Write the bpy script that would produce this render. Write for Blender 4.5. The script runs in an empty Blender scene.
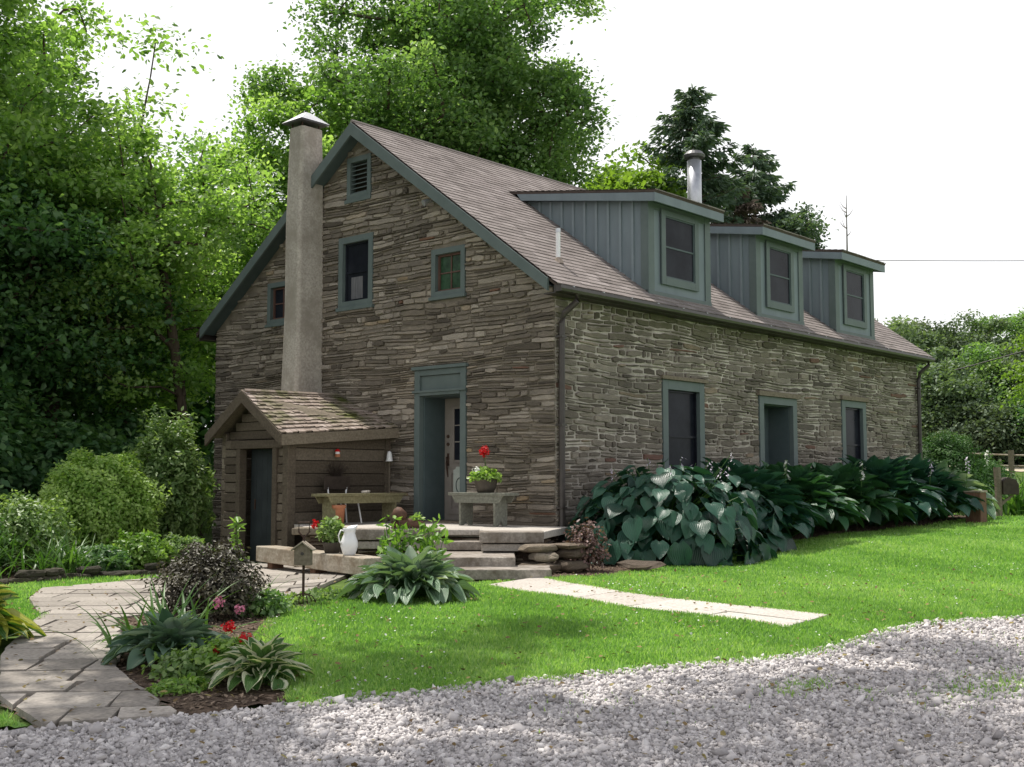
import bpy, math, random
import numpy as np
from mathutils import Vector, Matrix
R = math.radians
rnd = random.Random(7)
COL = bpy.context.scene.collection

# ------------------------------------------------------------------ frame of the site
CX, CY, CZ = -14.33, -11.72, 0.75
A0 = R(41.4)
HX, HY = math.cos(A0), math.sin(A0)          # looking direction along the ground
def LS(l, s):                                  # l metres to the right, s metres ahead
    return (CX + HX*s + HY*l, CY + HY*s - HX*l)
def nss(a, b, x):
    t = np.clip((x-a)/(b-a), 0, 1); return t*t*(3-2*t)
def TT(x, y):                                  # terrain height
    x = np.asarray(x, float); y = np.asarray(y, float)
    s = (x-CX)*HX+(y-CY)*HY; l = (x-CX)*HY-(y-CY)*HX
    z = -.85+.35*nss(0, 14, s)
    z = z-.13*nss(-1.2, -3.5, l)*nss(9, 14, s)
    z = z+.22*nss(0, 6, x)+.12*nss(5, 14, x)
    z = z+.35*nss(9, 20, y)+.02*np.maximum(0, np.minimum(y, 80)-14)*(1-nss(14, 40, x))
    z = z+nss(0, 12, x)*(.45*nss(28, 55, s)+.05*np.maximum(0, np.minimum(s, 160)-52))
    return z

def T(x, y): return float(TT(x, y))

# ------------------------------------------------------------------ tagging
def tag(o, label=None, cat=None, group=None, kind=None):
    if label: o['label'] = label
    if cat: o['category'] = cat
    if group: o['group'] = group
    if kind: o['kind'] = kind
    return o
def thing(name, label, cat, loc=(0, 0, 0), rz=0, group=None):
    o = bpy.data.objects.new(name, None); COL.objects.link(o)
    o.empty_display_size = .2
    o.location = loc; o.rotation_euler = (0, 0, rz)
    return tag(o, label, cat, group)
def copy_tree(o, parent=None):
    c = o.copy(); COL.objects.link(c); c.parent = parent
    for ch in list(o.children): copy_tree(ch, c)
    return c

# ------------------------------------------------------------------ mesh builders
class MB:
    def __init__(s): s.v = []; s.f = []; s.m = []; s.t = []
    def add(s, vs, fs, mi=0, tone=.5):
        b = len(s.v); s.v += [tuple(v) for v in vs]
        for f in fs: s.f.append([i+b for i in f]); s.m.append(mi); s.t.append(tone)
    def poly(s, pts, mi=0, tone=.5): s.add(pts, [list(range(len(pts)))], mi, tone)
    def box(s, x0, x1, y0, y1, z0, z1, mi=0, tone=.5, M=None):
        vs = [Vector((x, y, z)) for z in (z0, z1) for y in (y0, y1) for x in (x0, x1)]
        if M is not None: vs = [M@v for v in vs]
        s.add(vs, [(0, 2, 3, 1), (4, 5, 7, 6), (0, 1, 5, 4), (2, 6, 7, 3), (0, 4, 6, 2), (1, 3, 7, 5)], mi, tone)
    def prism(s, pts, d, mi=0, tone=.5):       # pts: planar loop; d: extrusion vector
        n = len(pts); a = [Vector(p) for p in pts]; d = Vector(d); b = [p+d for p in a]
        s.add(a+b, [list(range(n))[::-1], list(range(n, 2*n))]+[(i, (i+1) % n, n+(i+1) % n, n+i) for i in range(n)], mi, tone)
    def tube(s, pts, rad, seg=8, mi=0, tone=.5, cap=True):
        pts = [Vector(p) for p in pts]
        if not hasattr(rad, '__len__'): rad = [rad]*len(pts)
        rings = []; up = Vector((0, 0, 1))
        for i, p in enumerate(pts):
            d = (pts[min(i+1, len(pts)-1)]-pts[max(i-1, 0)])
            d = d.normalized() if d.length > 1e-6 else up
            a = d.cross(up) if abs(d.z) < .95 else d.cross(Vector((1, 0, 0)))
            a.normalize(); b = d.cross(a)
            rings.append([p+(a*math.cos(k*2*math.pi/seg)+b*math.sin(k*2*math.pi/seg))*rad[i] for k in range(seg)])
        vs = [v for r in rings for v in r]; fs = []
        for i in range(len(pts)-1):
            for k in range(seg):
                fs.append((i*seg+k, i*seg+(k+1) % seg, (i+1)*seg+(k+1) % seg, (i+1)*seg+k))
        if cap: fs += [list(range(seg))[::-1], [(len(pts)-1)*seg+k for k in range(seg)]]
        s.add(vs, fs, mi, tone)
    def lathe(s, prof, seg=24, c=(0, 0, 0), mi=0, tone=.5, warp=None):
        vs = []; fs = []
        for (r, z) in prof:
            for k in range(seg):
                a = k*2*math.pi/seg; x, y, zz = r*math.cos(a), r*math.sin(a), z
                if warp: x, y, zz = warp(x, y, zz, a)
                vs.append((c[0]+x, c[1]+y, c[2]+zz))
        for i in range(len(prof)-1):
            for k in range(seg):
                fs.append((i*seg+k, i*seg+(k+1) % seg, (i+1)*seg+(k+1) % seg, (i+1)*seg+k))
        s.add(vs, fs, mi, tone)
    def build(s, name, mats, parent=None, bevel=0, smooth=False, loc=None):
        me = bpy.data.meshes.new(name); me.from_pydata(s.v, [], s.f); me.update()
        if not isinstance(mats, (list, tuple)): mats = [mats]
        for m in mats: me.materials.append(m)
        me.polygons.foreach_set('material_index', s.m)
        at = me.attributes.new('tone', 'FLOAT', 'FACE'); at.data.foreach_set('value', s.t)
        if smooth: me.polygons.foreach_set('use_smooth', [True]*len(s.f))
        o = bpy.data.objects.new(name, me); COL.objects.link(o)
        if parent: o.parent = parent
        if loc: o.location = loc
        if bevel:
            b = o.modifiers.new('bevel', 'BEVEL'); b.width = bevel; b.segments = 2; b.limit_method = 'ANGLE'
        return o

def npmesh(name, V, F, mat, parent=None, tone=None, uv=None, smooth=False, loc=None):
    """V (n,3), F (m,k) constant size faces, tone per vertex, uv per vertex (n,2)"""
    V = np.asarray(V, np.float32); F = np.asarray(F, np.int32)
    me = bpy.data.meshes.new(name)
    m, k = F.shape
    me.vertices.add(len(V)); me.vertices.foreach_set('co', V.ravel())
    me.loops.add(m*k); me.loops.foreach_set('vertex_index', F.ravel())
    me.polygons.add(m); me.polygons.foreach_set('loop_start', np.arange(0, m*k, k, dtype=np.int32))
    if smooth: me.polygons.foreach_set('use_smooth', np.ones(m, bool))
    me.update(calc_edges=True)
    if tone is not None:
        at = me.attributes.new('tone', 'FLOAT', 'POINT'); at.data.foreach_set('value', np.asarray(tone, np.float32))
    if uv is not None:
        l = me.uv_layers.new(name='UVMap'); l.data.foreach_set('uv', np.asarray(uv, np.float32)[F.ravel()].ravel())
    for mm in (mat if isinstance(mat, (list, tuple)) else [mat]): me.materials.append(mm)
    o = bpy.data.objects.new(name, me); COL.objects.link(o)
    if parent: o.parent = parent
    if loc is not None: o.location = loc
    return o
def stamp(TV, TF, P, X, Y, Z):
    """copies of a template (k,3) at P (n,3) with axis vectors X,Y,Z (n,3)"""
    n = len(P); k = len(TV)
    V = P[:, None, :]+TV[None, :, 0:1]*X[:, None, :]+TV[None, :, 1:2]*Y[:, None, :]+TV[None, :, 2:3]*Z[:, None, :]
    F = (np.arange(n)[:, None, None]*k+TF[None]).reshape(-1, TF.shape[1])
    return V.reshape(-1, 3), F
def norm(a): return a/np.maximum(np.linalg.norm(a, axis=-1, keepdims=True), 1e-9)

# ------------------------------------------------------------------ materials
def newmat(name):
    m = bpy.data.materials.new(name); m.use_nodes = True; nt = m.node_tree
    for n in list(nt.nodes): nt.nodes.remove(n)
    out = nt.nodes.new('ShaderNodeOutputMaterial'); b = nt.nodes.new('ShaderNodeBsdfPrincipled')
    nt.links.new(b.outputs[0], out.inputs[0])
    return m, nt, b, out
def N(nt, t, **k):
    n = nt.nodes.new(t)
    for a, v in k.items(): setattr(n, a, v)
    return n
def ramp(nt, stops, fac=None):
    r = N(nt, 'ShaderNodeValToRGB'); e = r.color_ramp.elements
    while len(e) < len(stops): e.new(.5)
    for i, (p, c) in enumerate(stops): e[i].position = p; e[i].color = (*c, 1)
    if fac is not None: nt.links.new(fac, r.inputs[0])
    return r
def noise(nt, scale, detail=4, rough=.6, vec=None, stretch=None):
    n = N(nt, 'ShaderNodeTexNoise'); n.inputs['Scale'].default_value = scale
    n.inputs['Detail'].default_value = detail; n.inputs['Roughness'].default_value = rough
    tc = N(nt, 'ShaderNodeTexCoord')
    src = tc.outputs['Object'] if vec is None else vec
    if stretch:
        mp = N(nt, 'ShaderNodeMapping'); mp.inputs['Scale'].default_value = stretch
        nt.links.new(src, mp.inputs[0]); src = mp.outputs[0]
    nt.links.new(src, n.inputs['Vector'])
    return n
def mix(nt, a, b, fac, mode='MIX'):
    m = N(nt, 'ShaderNodeMix', data_type='RGBA', blend_type=mode)
    for s, v in ((0, fac), (6, a), (7, b)):
        if isinstance(v, (int, float)): m.inputs[s].default_value = v
        elif isinstance(v, tuple): m.inputs[s].default_value = (*v, 1)
        else: nt.links.new(v, m.inputs[s])
    return m.outputs[2]
def bump(nt, b, h, strength=.5, dist=.02):
    n = N(nt, 'ShaderNodeBump'); n.inputs['Strength'].default_value = strength; n.inputs['Distance'].default_value = dist
    nt.links.new(h, n.inputs['Height']); nt.links.new(n.outputs[0], b.inputs['Normal']); return n
def attr(nt, name='tone'):
    a = N(nt, 'ShaderNodeAttribute'); a.attribute_name = name; return a.outputs['Fac']
def setspec(b, v): b.inputs['Specular IOR Level'].default_value = v

def surf(name, c1, c2, scale=6, rough=.7, spec=.3, bs=.3, bd=.01, stretch=None, metal=0, tonemix=None, fine=None, dirt=None):
    """two tone noise surface; tonemix = stops driven by attribute tone"""
    m, nt, b, out = newmat(name)
    n = noise(nt, scale, 5, .62, stretch=stretch)
    r = ramp(nt, [(.3, c1), (.7, c2)], n.outputs[0]); col = r.outputs[0]
    if tonemix:
        tr = ramp(nt, tonemix, attr(nt)); col = mix(nt, tr.outputs[0], col, .35)
    if fine:
        n2 = noise(nt, fine, 3, .6); rr = ramp(nt, [(.3, (.72, .72, .72)), (.7, (1.2, 1.2, 1.2))], n2.outputs[0])
        col = mix(nt, col, rr.outputs[0], 1.0, 'MULTIPLY')
    if dirt:
        n3 = noise(nt, dirt[0], 4, .7); rr = ramp(nt, [(.45, (0, 0, 0)), (.65, (1, 1, 1))], n3.outputs[0])
        col = mix(nt, col, dirt[1], rr.outputs[0])
    nt.links.new(col, b.inputs['Base Color'])
    b.inputs['Roughness'].default_value = rough; setspec(b, spec); b.inputs['Metallic'].default_value = metal
    if bs: bump(nt, b, n.outputs[0], bs, bd)
    return m
def leafmat(name, dark, mid, light, trans=.35, rough=.45, spec=.35, yellow=1.3, veins=None, edge=None):
    m, nt, b, out = newmat(name)
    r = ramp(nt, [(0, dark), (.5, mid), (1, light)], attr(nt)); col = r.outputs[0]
    if veins or edge:
        uv = N(nt, 'ShaderNodeUVMap'); sp = N(nt, 'ShaderNodeSeparateXYZ'); nt.links.new(uv.outputs[0], sp.inputs[0])
        if veins:
            w = N(nt, 'ShaderNodeMath', operation='SINE'); mm = N(nt, 'ShaderNodeMath', operation='MULTIPLY'); mm.inputs[1].default_value = veins
            nt.links.new(sp.outputs[0], mm.inputs[0]); nt.links.new(mm.outputs[0], w.inputs[0])
            vr = ramp(nt, [(.0, (.78, .78, .78)), (1, (1.1, 1.1, 1.1))]);
            ma = N(nt, 'ShaderNodeMath', operation='MULTIPLY_ADD'); ma.inputs[1].default_value = .5; ma.inputs[2].default_value = .5
            nt.links.new(w.outputs[0], ma.inputs[0]); nt.links.new(ma.outputs[0], vr.inputs[0])
            col = mix(nt, col, vr.outputs[0], 1.0, 'MULTIPLY'); bump(nt, b, ma.outputs[0], .5, .006)
        if edge:
            ab = N(nt, 'ShaderNodeMath', operation='ABSOLUTE'); nt.links.new(sp.outputs[0], ab.inputs[0])
            n = noise(nt, 40, 2); ad = N(nt, 'ShaderNodeMath', operation='MULTIPLY_ADD'); ad.inputs[1].default_value = .35
            nt.links.new(n.outputs[0], ad.inputs[0]); nt.links.new(ab.outputs[0], ad.inputs[2])
            er = ramp(nt, [(edge[1], (0, 0, 0)), (edge[1]+.06, (1, 1, 1))], ad.outputs[0])
            col = mix(nt, col, edge[0], er.outputs[0])
    nt.links.new(col, b.inputs['Base Color']); b.inputs['Roughness'].default_value = rough; setspec(b, spec)
    tr = N(nt, 'ShaderNodeBsdfTranslucent')
    tc = mix(nt, col, (yellow*1.05, yellow*1.15, yellow*.45), 1.0, 'MULTIPLY'); nt.links.new(tc, tr.inputs[0])
    ms = N(nt, 'ShaderNodeMixShader'); ms.inputs[0].default_value = trans
    nt.links.new(b.outputs[0], ms.inputs[1]); nt.links.new(tr.outputs[0], ms.inputs[2]); nt.links.new(ms.outputs[0], out.inputs[0])
    return m

def stonemat(name, stops, moss=0.0, light=1.0):
    m, nt, b, out = newmat(name)
    t = attr(nt); base = ramp(nt, stops, t)
    n1 = noise(nt, 5, 6, .7, stretch=(1, 1, 5)); r1 = ramp(nt, [(.28, (.72, .72, .72)), (.72, (1.25, 1.22, 1.17))], n1.outputs[0])
    col = mix(nt, base.outputs[0], r1.outputs[0], 1.0, 'MULTIPLY')
    n2 = noise(nt, 45, 5, .7, stretch=(1, 1, 3)); r2 = ramp(nt, [(.3, (.7, .7, .7)), (.7, (1.3, 1.3, 1.3))], n2.outputs[0])
    col = mix(nt, col, r2.outputs[0], 1.0, 'MULTIPLY')
    n3 = noise(nt, .7, 4, .6); r3 = ramp(nt, [(.35, (.78, .78, .78)), (.7, (1.15, 1.13, 1.08))], n3.outputs[0])
    col = mix(nt, col, r3.outputs[0], 1.0, 'MULTIPLY')
    if moss:
        tc = N(nt, 'ShaderNodeTexCoord'); sp = N(nt, 'ShaderNodeSeparateXYZ'); nt.links.new(tc.outputs['Object'], sp.inputs[0])
        n4 = noise(nt, 2.2, 5, .75)
        ma = N(nt, 'ShaderNodeMath', operation='MULTIPLY_ADD'); ma.inputs[1].default_value = .55; ma.inputs[2].default_value = -1.56
        nt.links.new(sp.outputs[2], ma.inputs[0])
        ad = N(nt, 'ShaderNodeMath', operation='ADD'); nt.links.new(ma.outputs[0], ad.inputs[0]); nt.links.new(n4.outputs[0], ad.inputs[1])
        mr = ramp(nt, [(.62, (0, 0, 0)), (.95, (moss, moss, moss))], ad.outputs[0])
        col = mix(nt, col, (.075, .085, .028), mr.outputs[0])
    nt.links.new(col, b.inputs['Base Color']); b.inputs['Roughness'].default_value = .85; setspec(b, .25)
    nb = noise(nt, 22, 6, .7, stretch=(1, 1, 4)); bump(nt, b, nb.outputs[0], .8, .02)
    return m

M = {}
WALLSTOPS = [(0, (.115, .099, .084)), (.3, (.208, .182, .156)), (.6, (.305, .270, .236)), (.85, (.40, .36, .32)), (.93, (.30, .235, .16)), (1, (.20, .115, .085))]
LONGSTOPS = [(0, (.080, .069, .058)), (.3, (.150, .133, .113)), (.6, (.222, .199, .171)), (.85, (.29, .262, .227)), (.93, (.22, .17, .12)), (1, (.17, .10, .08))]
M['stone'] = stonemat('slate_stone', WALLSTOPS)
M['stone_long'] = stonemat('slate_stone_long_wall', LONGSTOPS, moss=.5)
M['stone_rough'] = stonemat('field_stone', [(0, (.08, .062, .048)), (.5, (.17, .14, .11)), (1, (.30, .26, .21))])
M['stone_dark'] = stonemat('dark_edging_stone', [(0, (.03, .028, .02)), (.5, (.06, .055, .04)), (1, (.11, .10, .075))])  # field stone in much darker tones for the bed edging
M['mortar'] = surf('lime_mortar', (.15, .128, .102), (.27, .235, .19), 3, .95, .1, .6, .02, fine=60)
M['mortar_white'] = surf('pale_mortar', (.13, .112, .093), (.62, .575, .51), 1.9, .95, .1, .6, .02, fine=60)
M['slab'] = surf('flagstone', (.24, .215, .185), (.40, .365, .32), 2.2, .85, .2, .5, .012, tonemix=[(0, (.20, .18, .16)), (.5, (.33, .30, .265)), (1, (.44, .40, .36))], fine=30)
M['slabpale'] = surf('pale_flagstone', (.30, .265, .225), (.54, .495, .44), 2.6, .85, .2, .4, .01, tonemix=[(0, (.40, .37, .33)), (1, (.60, .56, .51))], fine=35)
M['slabstep'] = surf('old_step_stone', (.19, .165, .14), (.44, .40, .355), 4.5, .9, .2, .9, .03, fine=28, dirt=(2.2, (.15, .125, .10)))
M['shingle'] = surf('asphalt_shingle', (.21, .182, .170), (.30, .265, .25), 1.6, .95, .15, .3, .01, tonemix=[(0, (.14, .12, .112)), (.5, (.245, .213, .20)), (1, (.35, .31, .295))], fine=55)
M['shake'] = surf('weathered_wood_shake', (.27, .21, .17), (.44, .36, .31), 9, .9, .15, .5, .01, stretch=(1, 4, 1), tonemix=[(0, (.17, .14, .11)), (.5, (.32, .262, .225)), (1, (.48, .41, .37))], fine=40, dirt=(1.3, (.10, .11, .035)))
M['trim'] = surf('blue_green_paint', (.095, .124, .121), (.122, .153, .150), 3, .6, .3, .08, .003)
M['trim_dark'] = surf('dark_teal_paint', (.062, .088, .092), (.085, .115, .12), 3, .6, .35, .15, .004)
M['clad'] = surf('blue_grey_board_paint', (.145, .180, .200), (.185, .225, .245), 3, .6, .3, .2, .004, stretch=(1, 1, .3))
M['batten'] = surf('light_batten_paint', (.18, .22, .24), (.22, .26, .28), 3, .6, .3, .1, .004)
M['doorpaint'] = surf('grey_beige_door_paint', (.20, .175, .155), (.26, .235, .21), 4, .5, .3, .15, .003)
M['gutter'] = surf('dark_brown_metal', (.030, .024, .021), (.055, .045, .040), 8, .45, .5, .1, .002)
M['roofedge'] = surf('roof_edge', (.06, .045, .04), (.09, .07, .06), 8, .8, .2, .2, .003)
M['render'] = surf('cement_render', (.36, .325, .285), (.49, .45, .40), 2.2, .92, .12, .35, .01, stretch=(1, 1, .4), fine=26, dirt=(1.6, (.30, .27, .23)))
M['metal'] = surf('galvanised_metal', (.42, .43, .46), (.58, .59, .62), 6, .42, .5, .1, .002, metal=.6)
M['metalcap'] = surf('pale_cap_metal', (.55, .56, .58), (.7, .7, .72), 6, .5, .4, .1, .002)
M['darkmetal'] = surf('dark_grey_metal', (.07, .07, .075), (.13, .13, .135), 10, .5, .5, .1, .002, metal=.3)
M['rust'] = surf('dark_rusty_iron', (.035, .022, .018), (.085, .05, .035), 20, .8, .3, .4, .004)
M['glass'] = surf('screened_glass_reflections', (.005, .006, .010), (.026, .029, .038), 1.3, .2, .07, 0)  # soft noise paints dim tree reflections into the pane colour
M['glassgreen'] = surf('glass_painted_leaf_reflection', (.006, .022, .010), (.045, .10, .055), 7, .2, .25, 0)  # leafy green reflection put into the pane colour
M['curtain'] = surf('pale_curtain', (.10, .10, .11), (.17, .17, .18), 30, .9, .1, .2, .01, stretch=(1, 1, .1))
M['redbrown'] = surf('red_brown_sash_paint', (.10, .055, .045), (.14, .075, .06), 5, .6, .3, .1, .003)
M['oldwood'] = surf('grey_weathered_wood', (.15, .122, .09), (.245, .21, .165), 4, .9, .15, .5, .01, stretch=(.6, .6, 7), tonemix=[(0, (.10, .08, .058)), (.5, (.19, .16, .12)), (1, (.29, .25, .20))], fine=30)
M['shedwood'] = surf('weathered_logs_shaded', (.085, .068, .05), (.15, .125, .095), 4, .9, .15, .7, .012, stretch=(.6, .6, 7), tonemix=[(0, (.055, .043, .032)), (.5, (.11, .09, .068)), (1, (.19, .16, .125))], fine=30)  # darker copy of the weathered wood, shed shade put into its colour
M['sheddoor'] = surf('shaded_dark_door', (.02, .026, .028), (.034, .042, .045), 3, .7, .3, .15, .004)  # shade under the shed roof put into the door colour
M['timber'] = surf('sun_bleached_timber', (.30, .26, .20), (.46, .41, .34), 3, .9, .15, .5, .01, stretch=(1, 6, 6), fine=26, dirt=(2.5, (.22, .17, .12)))
M['greenwood'] = surf('olive_painted_wood', (.15, .14, .075), (.24, .22, .13), 5, .85, .2, .4, .006, stretch=(1, 5, 5), fine=26)
M['greywood'] = surf('grey_green_bench_paint', (.15, .155, .125), (.22, .22, .185), 5, .8, .2, .3, .005, stretch=(1, 5, 5), fine=26)
M['post'] = surf('brown_post_wood', (.11, .06, .04), (.20, .12, .085), 6, .9, .15, .4, .008, stretch=(5, 5, 1))
M['bark'] = surf('bark', (.05, .038, .028), (.12, .095, .07), 9, .95, .1, .9, .03, stretch=(2, 2, .5))
M['barkgrey'] = surf('grey_dead_bark', (.16, .145, .125), (.27, .25, .22), 9, .95, .1, .5, .02, stretch=(2, 2, .5))
M['darkpaint'] = surf('dark_brown_paint', (.035, .025, .02), (.06, .045, .035), 9, .7, .3, .2, .004)
M['white'] = surf('white_enamel', (.72, .73, .74), (.82, .82, .82), 5, .3, .5, .05, .002)
M['terracotta'] = surf('terracotta', (.33, .13, .07), (.45, .20, .11), 9, .85, .2, .3, .004)
M['potdark'] = surf('dark_clay_pot', (.05, .042, .035), (.09, .075, .06), 9, .7, .3, .2, .004)
M['plaque'] = surf('pale_green_board', (.32, .36, .32), (.42, .45, .41), 9, .7, .3, .1, .002)
M['brownlog'] = surf('brown_leather', (.07, .035, .022), (.14, .075, .05), 14, .7, .3, .6, .01)
M['soil'] = surf('bark_mulch', (.055, .038, .028), (.17, .125, .095), 22, .95, .1, 1.0, .04, fine=60)
M['soilpale'] = surf('dry_earth', (.16, .13, .10), (.28, .24, .19), 12, .95, .1, 1.0, .03, fine=50)
M['sand'] = surf('sandy_track', (.42, .37, .27), (.52, .46, .35), 2, .95, .1, .1, .01)
M['grassbase'] = surf('lawn_ground', (.12, .25, .05), (.19, .34, .085), 1.1, .95, .05, .6, .02, fine=70)
M['field'] = surf('field_ground', (.05, .085, .02), (.11, .17, .045), .5, .95, .05, .6, .05, fine=9)
M['gravelbase'] = surf('gravel_bed', (.22, .205, .205), (.60, .57, .57), 55, .95, .1, 1.0, .02, fine=120)
M['gravel'] = surf('gravel_chips', (.42, .395, .39), (.58, .55, .54), 30, .9, .15, .3, .004, tonemix=[(0, (.15, .14, .14)), (.25, (.30, .278, .275)), (.6, (.55, .518, .505)), (1, (.84, .80, .77))])
M['grass'] = leafmat('grass_blades', (.12, .25, .06), (.24, .41, .115), (.43, .55, .25), .46, .55, .25, 1.3)
M['maple'] = leafmat('maple_leaves', (.055, .125, .038), (.14, .25, .083), (.29, .41, .18), .46, .40, .5)
M['mapleb'] = leafmat('bright_maple_leaves', (.09, .185, .050), (.23, .37, .11), (.43, .56, .26), .55, .40, .5)
M['mapled'] = leafmat('shade_darkened_leaves', (.032, .09, .034), (.088, .19, .07), (.22, .35, .15), .48, .42, .45)  # darker maple copy, deep woodland shade put into the leaf colour
M['locust'] = leafmat('yellow_green_leaves', (.06, .12, .018), (.12, .21, .035), (.21, .32, .06), .45, .45, .35)
M['greyleaf'] = leafmat('grey_green_leaves', (.055, .085, .05), (.10, .145, .085), (.18, .225, .14), .3, .5, .3, 1.0)
M['needle'] = leafmat('spruce_needles', (.045, .085, .052), (.11, .17, .115), (.21, .29, .20), .3, .55, .3, 1.0)
M['yew'] = leafmat('yew_needles', (.018, .06, .014), (.045, .12, .028), (.12, .24, .06), .25, .5, .3, 1.0)
M['litter'] = leafmat('fallen_leaf', (.10, .06, .03), (.20, .14, .06), (.30, .26, .10), .1, .7, .2, .8)
M['drytwig'] = surf('dry_conifer_twigs', (.13, .10, .08), (.22, .18, .15), 20, .95, .1, 0)
M['farleaf'] = leafmat('hazy_far_leaves', (.075, .125, .07), (.14, .205, .115), (.25, .33, .20), .4, .5, .3, 1.0)  # distance haze put into the leaf colour
M['shrub'] = leafmat('light_shrub_leaves', (.07, .16, .028), (.18, .32, .06), (.36, .50, .15), .4, .42, .4)
M['shrub2'] = leafmat('pale_shrub_leaves', (.07, .14, .04), (.16, .26, .08), (.34, .44, .20), .38, .42, .4)
M['purple'] = leafmat('purple_shrub_leaves', (.022, .019, .013), (.055, .047, .03), (.12, .115, .065), .15, .5, .4, .8)
M['pinktwig'] = leafmat('bronze_pink_leaves', (.055, .028, .025), (.13, .075, .065), (.30, .19, .17), .2, .5, .4, .8)
M['hosta'] = leafmat('blue_green_hosta', (.010, .044, .028), (.030, .098, .062), (.066, .165, .108), .22, .33, .42, 1.0, veins=38)
M['hostag'] = leafmat('green_hosta', (.014, .052, .024), (.038, .112, .050), (.080, .18, .078), .22, .36, .4, 1.1, veins=38)
M['hostaw'] = leafmat('variegated_hosta', (.045, .12, .03), (.09, .19, .05), (.13, .24, .07), .25, .4, .4, 1.0, veins=30, edge=((.58, .60, .42), .82))
M['hostay'] = leafmat('gold_edged_hosta', (.03, .09, .02), (.06, .15, .03), (.10, .2, .045), .25, .36, .45, 1.0, veins=30, edge=((.38, .40, .07), .78))
M['hostap'] = leafmat('pale_hosta_highlights', (.06, .13, .06), (.20, .31, .19), (.55, .62, .50), .22, .36, .5, 1.0, veins=30)  # pale leaves; grey-white highlights put into the lightest tones
M['blade'] = leafmat('strap_leaves', (.03, .085, .018), (.065, .15, .03), (.13, .24, .06), .35, .42, .4)
M['heuchera'] = leafmat('silver_leaf_highlights', (.04, .09, .05), (.13, .21, .14), (.36, .45, .36), .2, .42, .4, 1.0)  # silvery highlights painted in as the lightest leaf tone
def petal(name, c): return leafmat(name, tuple(x*.6 for x in c), c, tuple(min(1, x*1.2) for x in c), .25, .5, .3, .9)
M['red'] = petal('red_petals', (.62, .012, .016)); M['pink'] = petal('pink_petals', (.65, .22, .33)); M['lilac'] = petal('pale_lilac_petals', (.62, .56, .66)); M['whitep'] = petal('white_petals', (.75, .76, .7)); M['yellowp'] = petal('yellow_petals', (.7, .5, .05))
for k in ('red', 'pink', 'lilac', 'whitep', 'yellowp'):   # petals must not turn green in the translucent path
    for n in M[k].node_tree.nodes:
        if n.type == 'MIX' and n.blend_type == 'MULTIPLY': n.inputs[7].default_value = (1, 1, 1, 1)

# ------------------------------------------------------------------ ground sheets
def inpoly(x, y, P):
    ins = np.zeros(x.shape, bool); n = len(P); j = n-1
    for i in range(n):
        xi, yi = P[i]; xj, yj = P[j]
        c = ((yi > y) != (yj > y)) & (x < (xj-xi)*(y-yi)/((yj-yi) if yj != yi else 1e-9)+xi)
        ins ^= c; j = i
    return ins
def sheet(name, P, cell, dz, mat, kind='structure', jit=0.0, seed=1):
    P = np.array(P); x0, y0 = P.min(0); x1, y1 = P.max(0)
    nx, ny = int((x1-x0)/cell)+2, int((y1-y0)/cell)+2
    gx, gy = np.meshgrid(x0+np.arange(nx)*cell, y0+np.arange(ny)*cell, indexing='ij')
    cx, cy = gx[:-1, :-1]+cell/2, gy[:-1, :-1]+cell/2
    g = np.random.default_rng(seed)
    wob = .06*np.sin(cx*5.1+1)*np.cos(cy*4.3)+.04*np.sin(cx*13+cy*9) if jit else 0
    ok = inpoly(cx+wob*jit, cy+wob*jit, [tuple(p) for p in P])
    idx = np.arange(nx*ny).reshape(nx, ny)
    F = np.stack([idx[:-1, :-1][ok], idx[1:, :-1][ok], idx[1:, 1:][ok], idx[:-1, 1:][ok]], 1)
    used, inv = np.unique(F.ravel(), return_inverse=True)
    X, Y = gx.ravel()[used], gy.ravel()[used]
    V = np.stack([X, Y, TT(X, Y)+dz], 1)
    o = npmesh(name, V, inv.reshape(-1, 4), mat, smooth=True)
    return tag(o, kind=kind)

# big terrain: fine in the middle, coarse to the horizon
def axis(a, b, c, d, step):
    mid = np.arange(b, c+.01, step); lo = b-np.geomspace(1, b-a, 14)[::-1]; hi = c+np.geomspace(1, d-c, 14)
    return np.concatenate([lo, mid, hi])
ax = axis(-400, -30, 110, 600, 1.0); ay = axis(-400, -30, 60, 500, 1.0)
gx, gy = np.meshgrid(ax, ay, indexing='ij')
ix = np.arange(gx.size).reshape(gx.shape)
F = np.stack([ix[:-1, :-1].ravel(), ix[1:, :-1].ravel(), ix[1:, 1:].ravel(), ix[:-1, 1:].ravel()], 1)
o = npmesh('ground', np.stack([gx.ravel(), gy.ravel(), TT(gx, gy).ravel()-.02], 1), F, M['field'], smooth=True)
tag(o, kind='structure')

GRAVEL_EDGE = [(-13.2, -4.0), (-11.16, -5.06), (-10.73, -5.28), (-10.22, -5.52), (-9.58, -5.76), (-8.96, -6.01), (-8.27, -6.26), (-7.56, -6.58), (-6.78, -6.92),
               (-6.14, -7.22), (-5.53, -7.34), (-4.5, -7.29), (-3.64, -7.39), (-2.74, -7.93), (-.5, -9.0), (4, -11.5), (12, -16)]
gravel_poly = GRAVEL_EDGE+[(12, -30), (-26, -30), (-26, 2), (-18, -1.5)]
sheet('gravel_drive', gravel_poly, .12, .006, M['gravelbase'], jit=1)
PATIO = [(-8.64, -.54), (-7.73, 1.51), (-7.0, 2.65), (-4.6, 2.9), (-2.9, 4.3), (-2.3, 3.8), (-3.2, 1.0), (-5.2, -.5), (-6.6, -1.6), (-6.7, -.9), (-7.2, -1.0), (-8.3, -1.3), (-8.97, -2.74), (-9.76, -3.87),
         (-10.01, -4.61), (-10.25, -5.47), (-10.95, -5.12), (-10.76, -4.21), (-10.13, -2.87)]
sheet('patio', PATIO, .06, .0, M['soilpale'], jit=.3)
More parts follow.
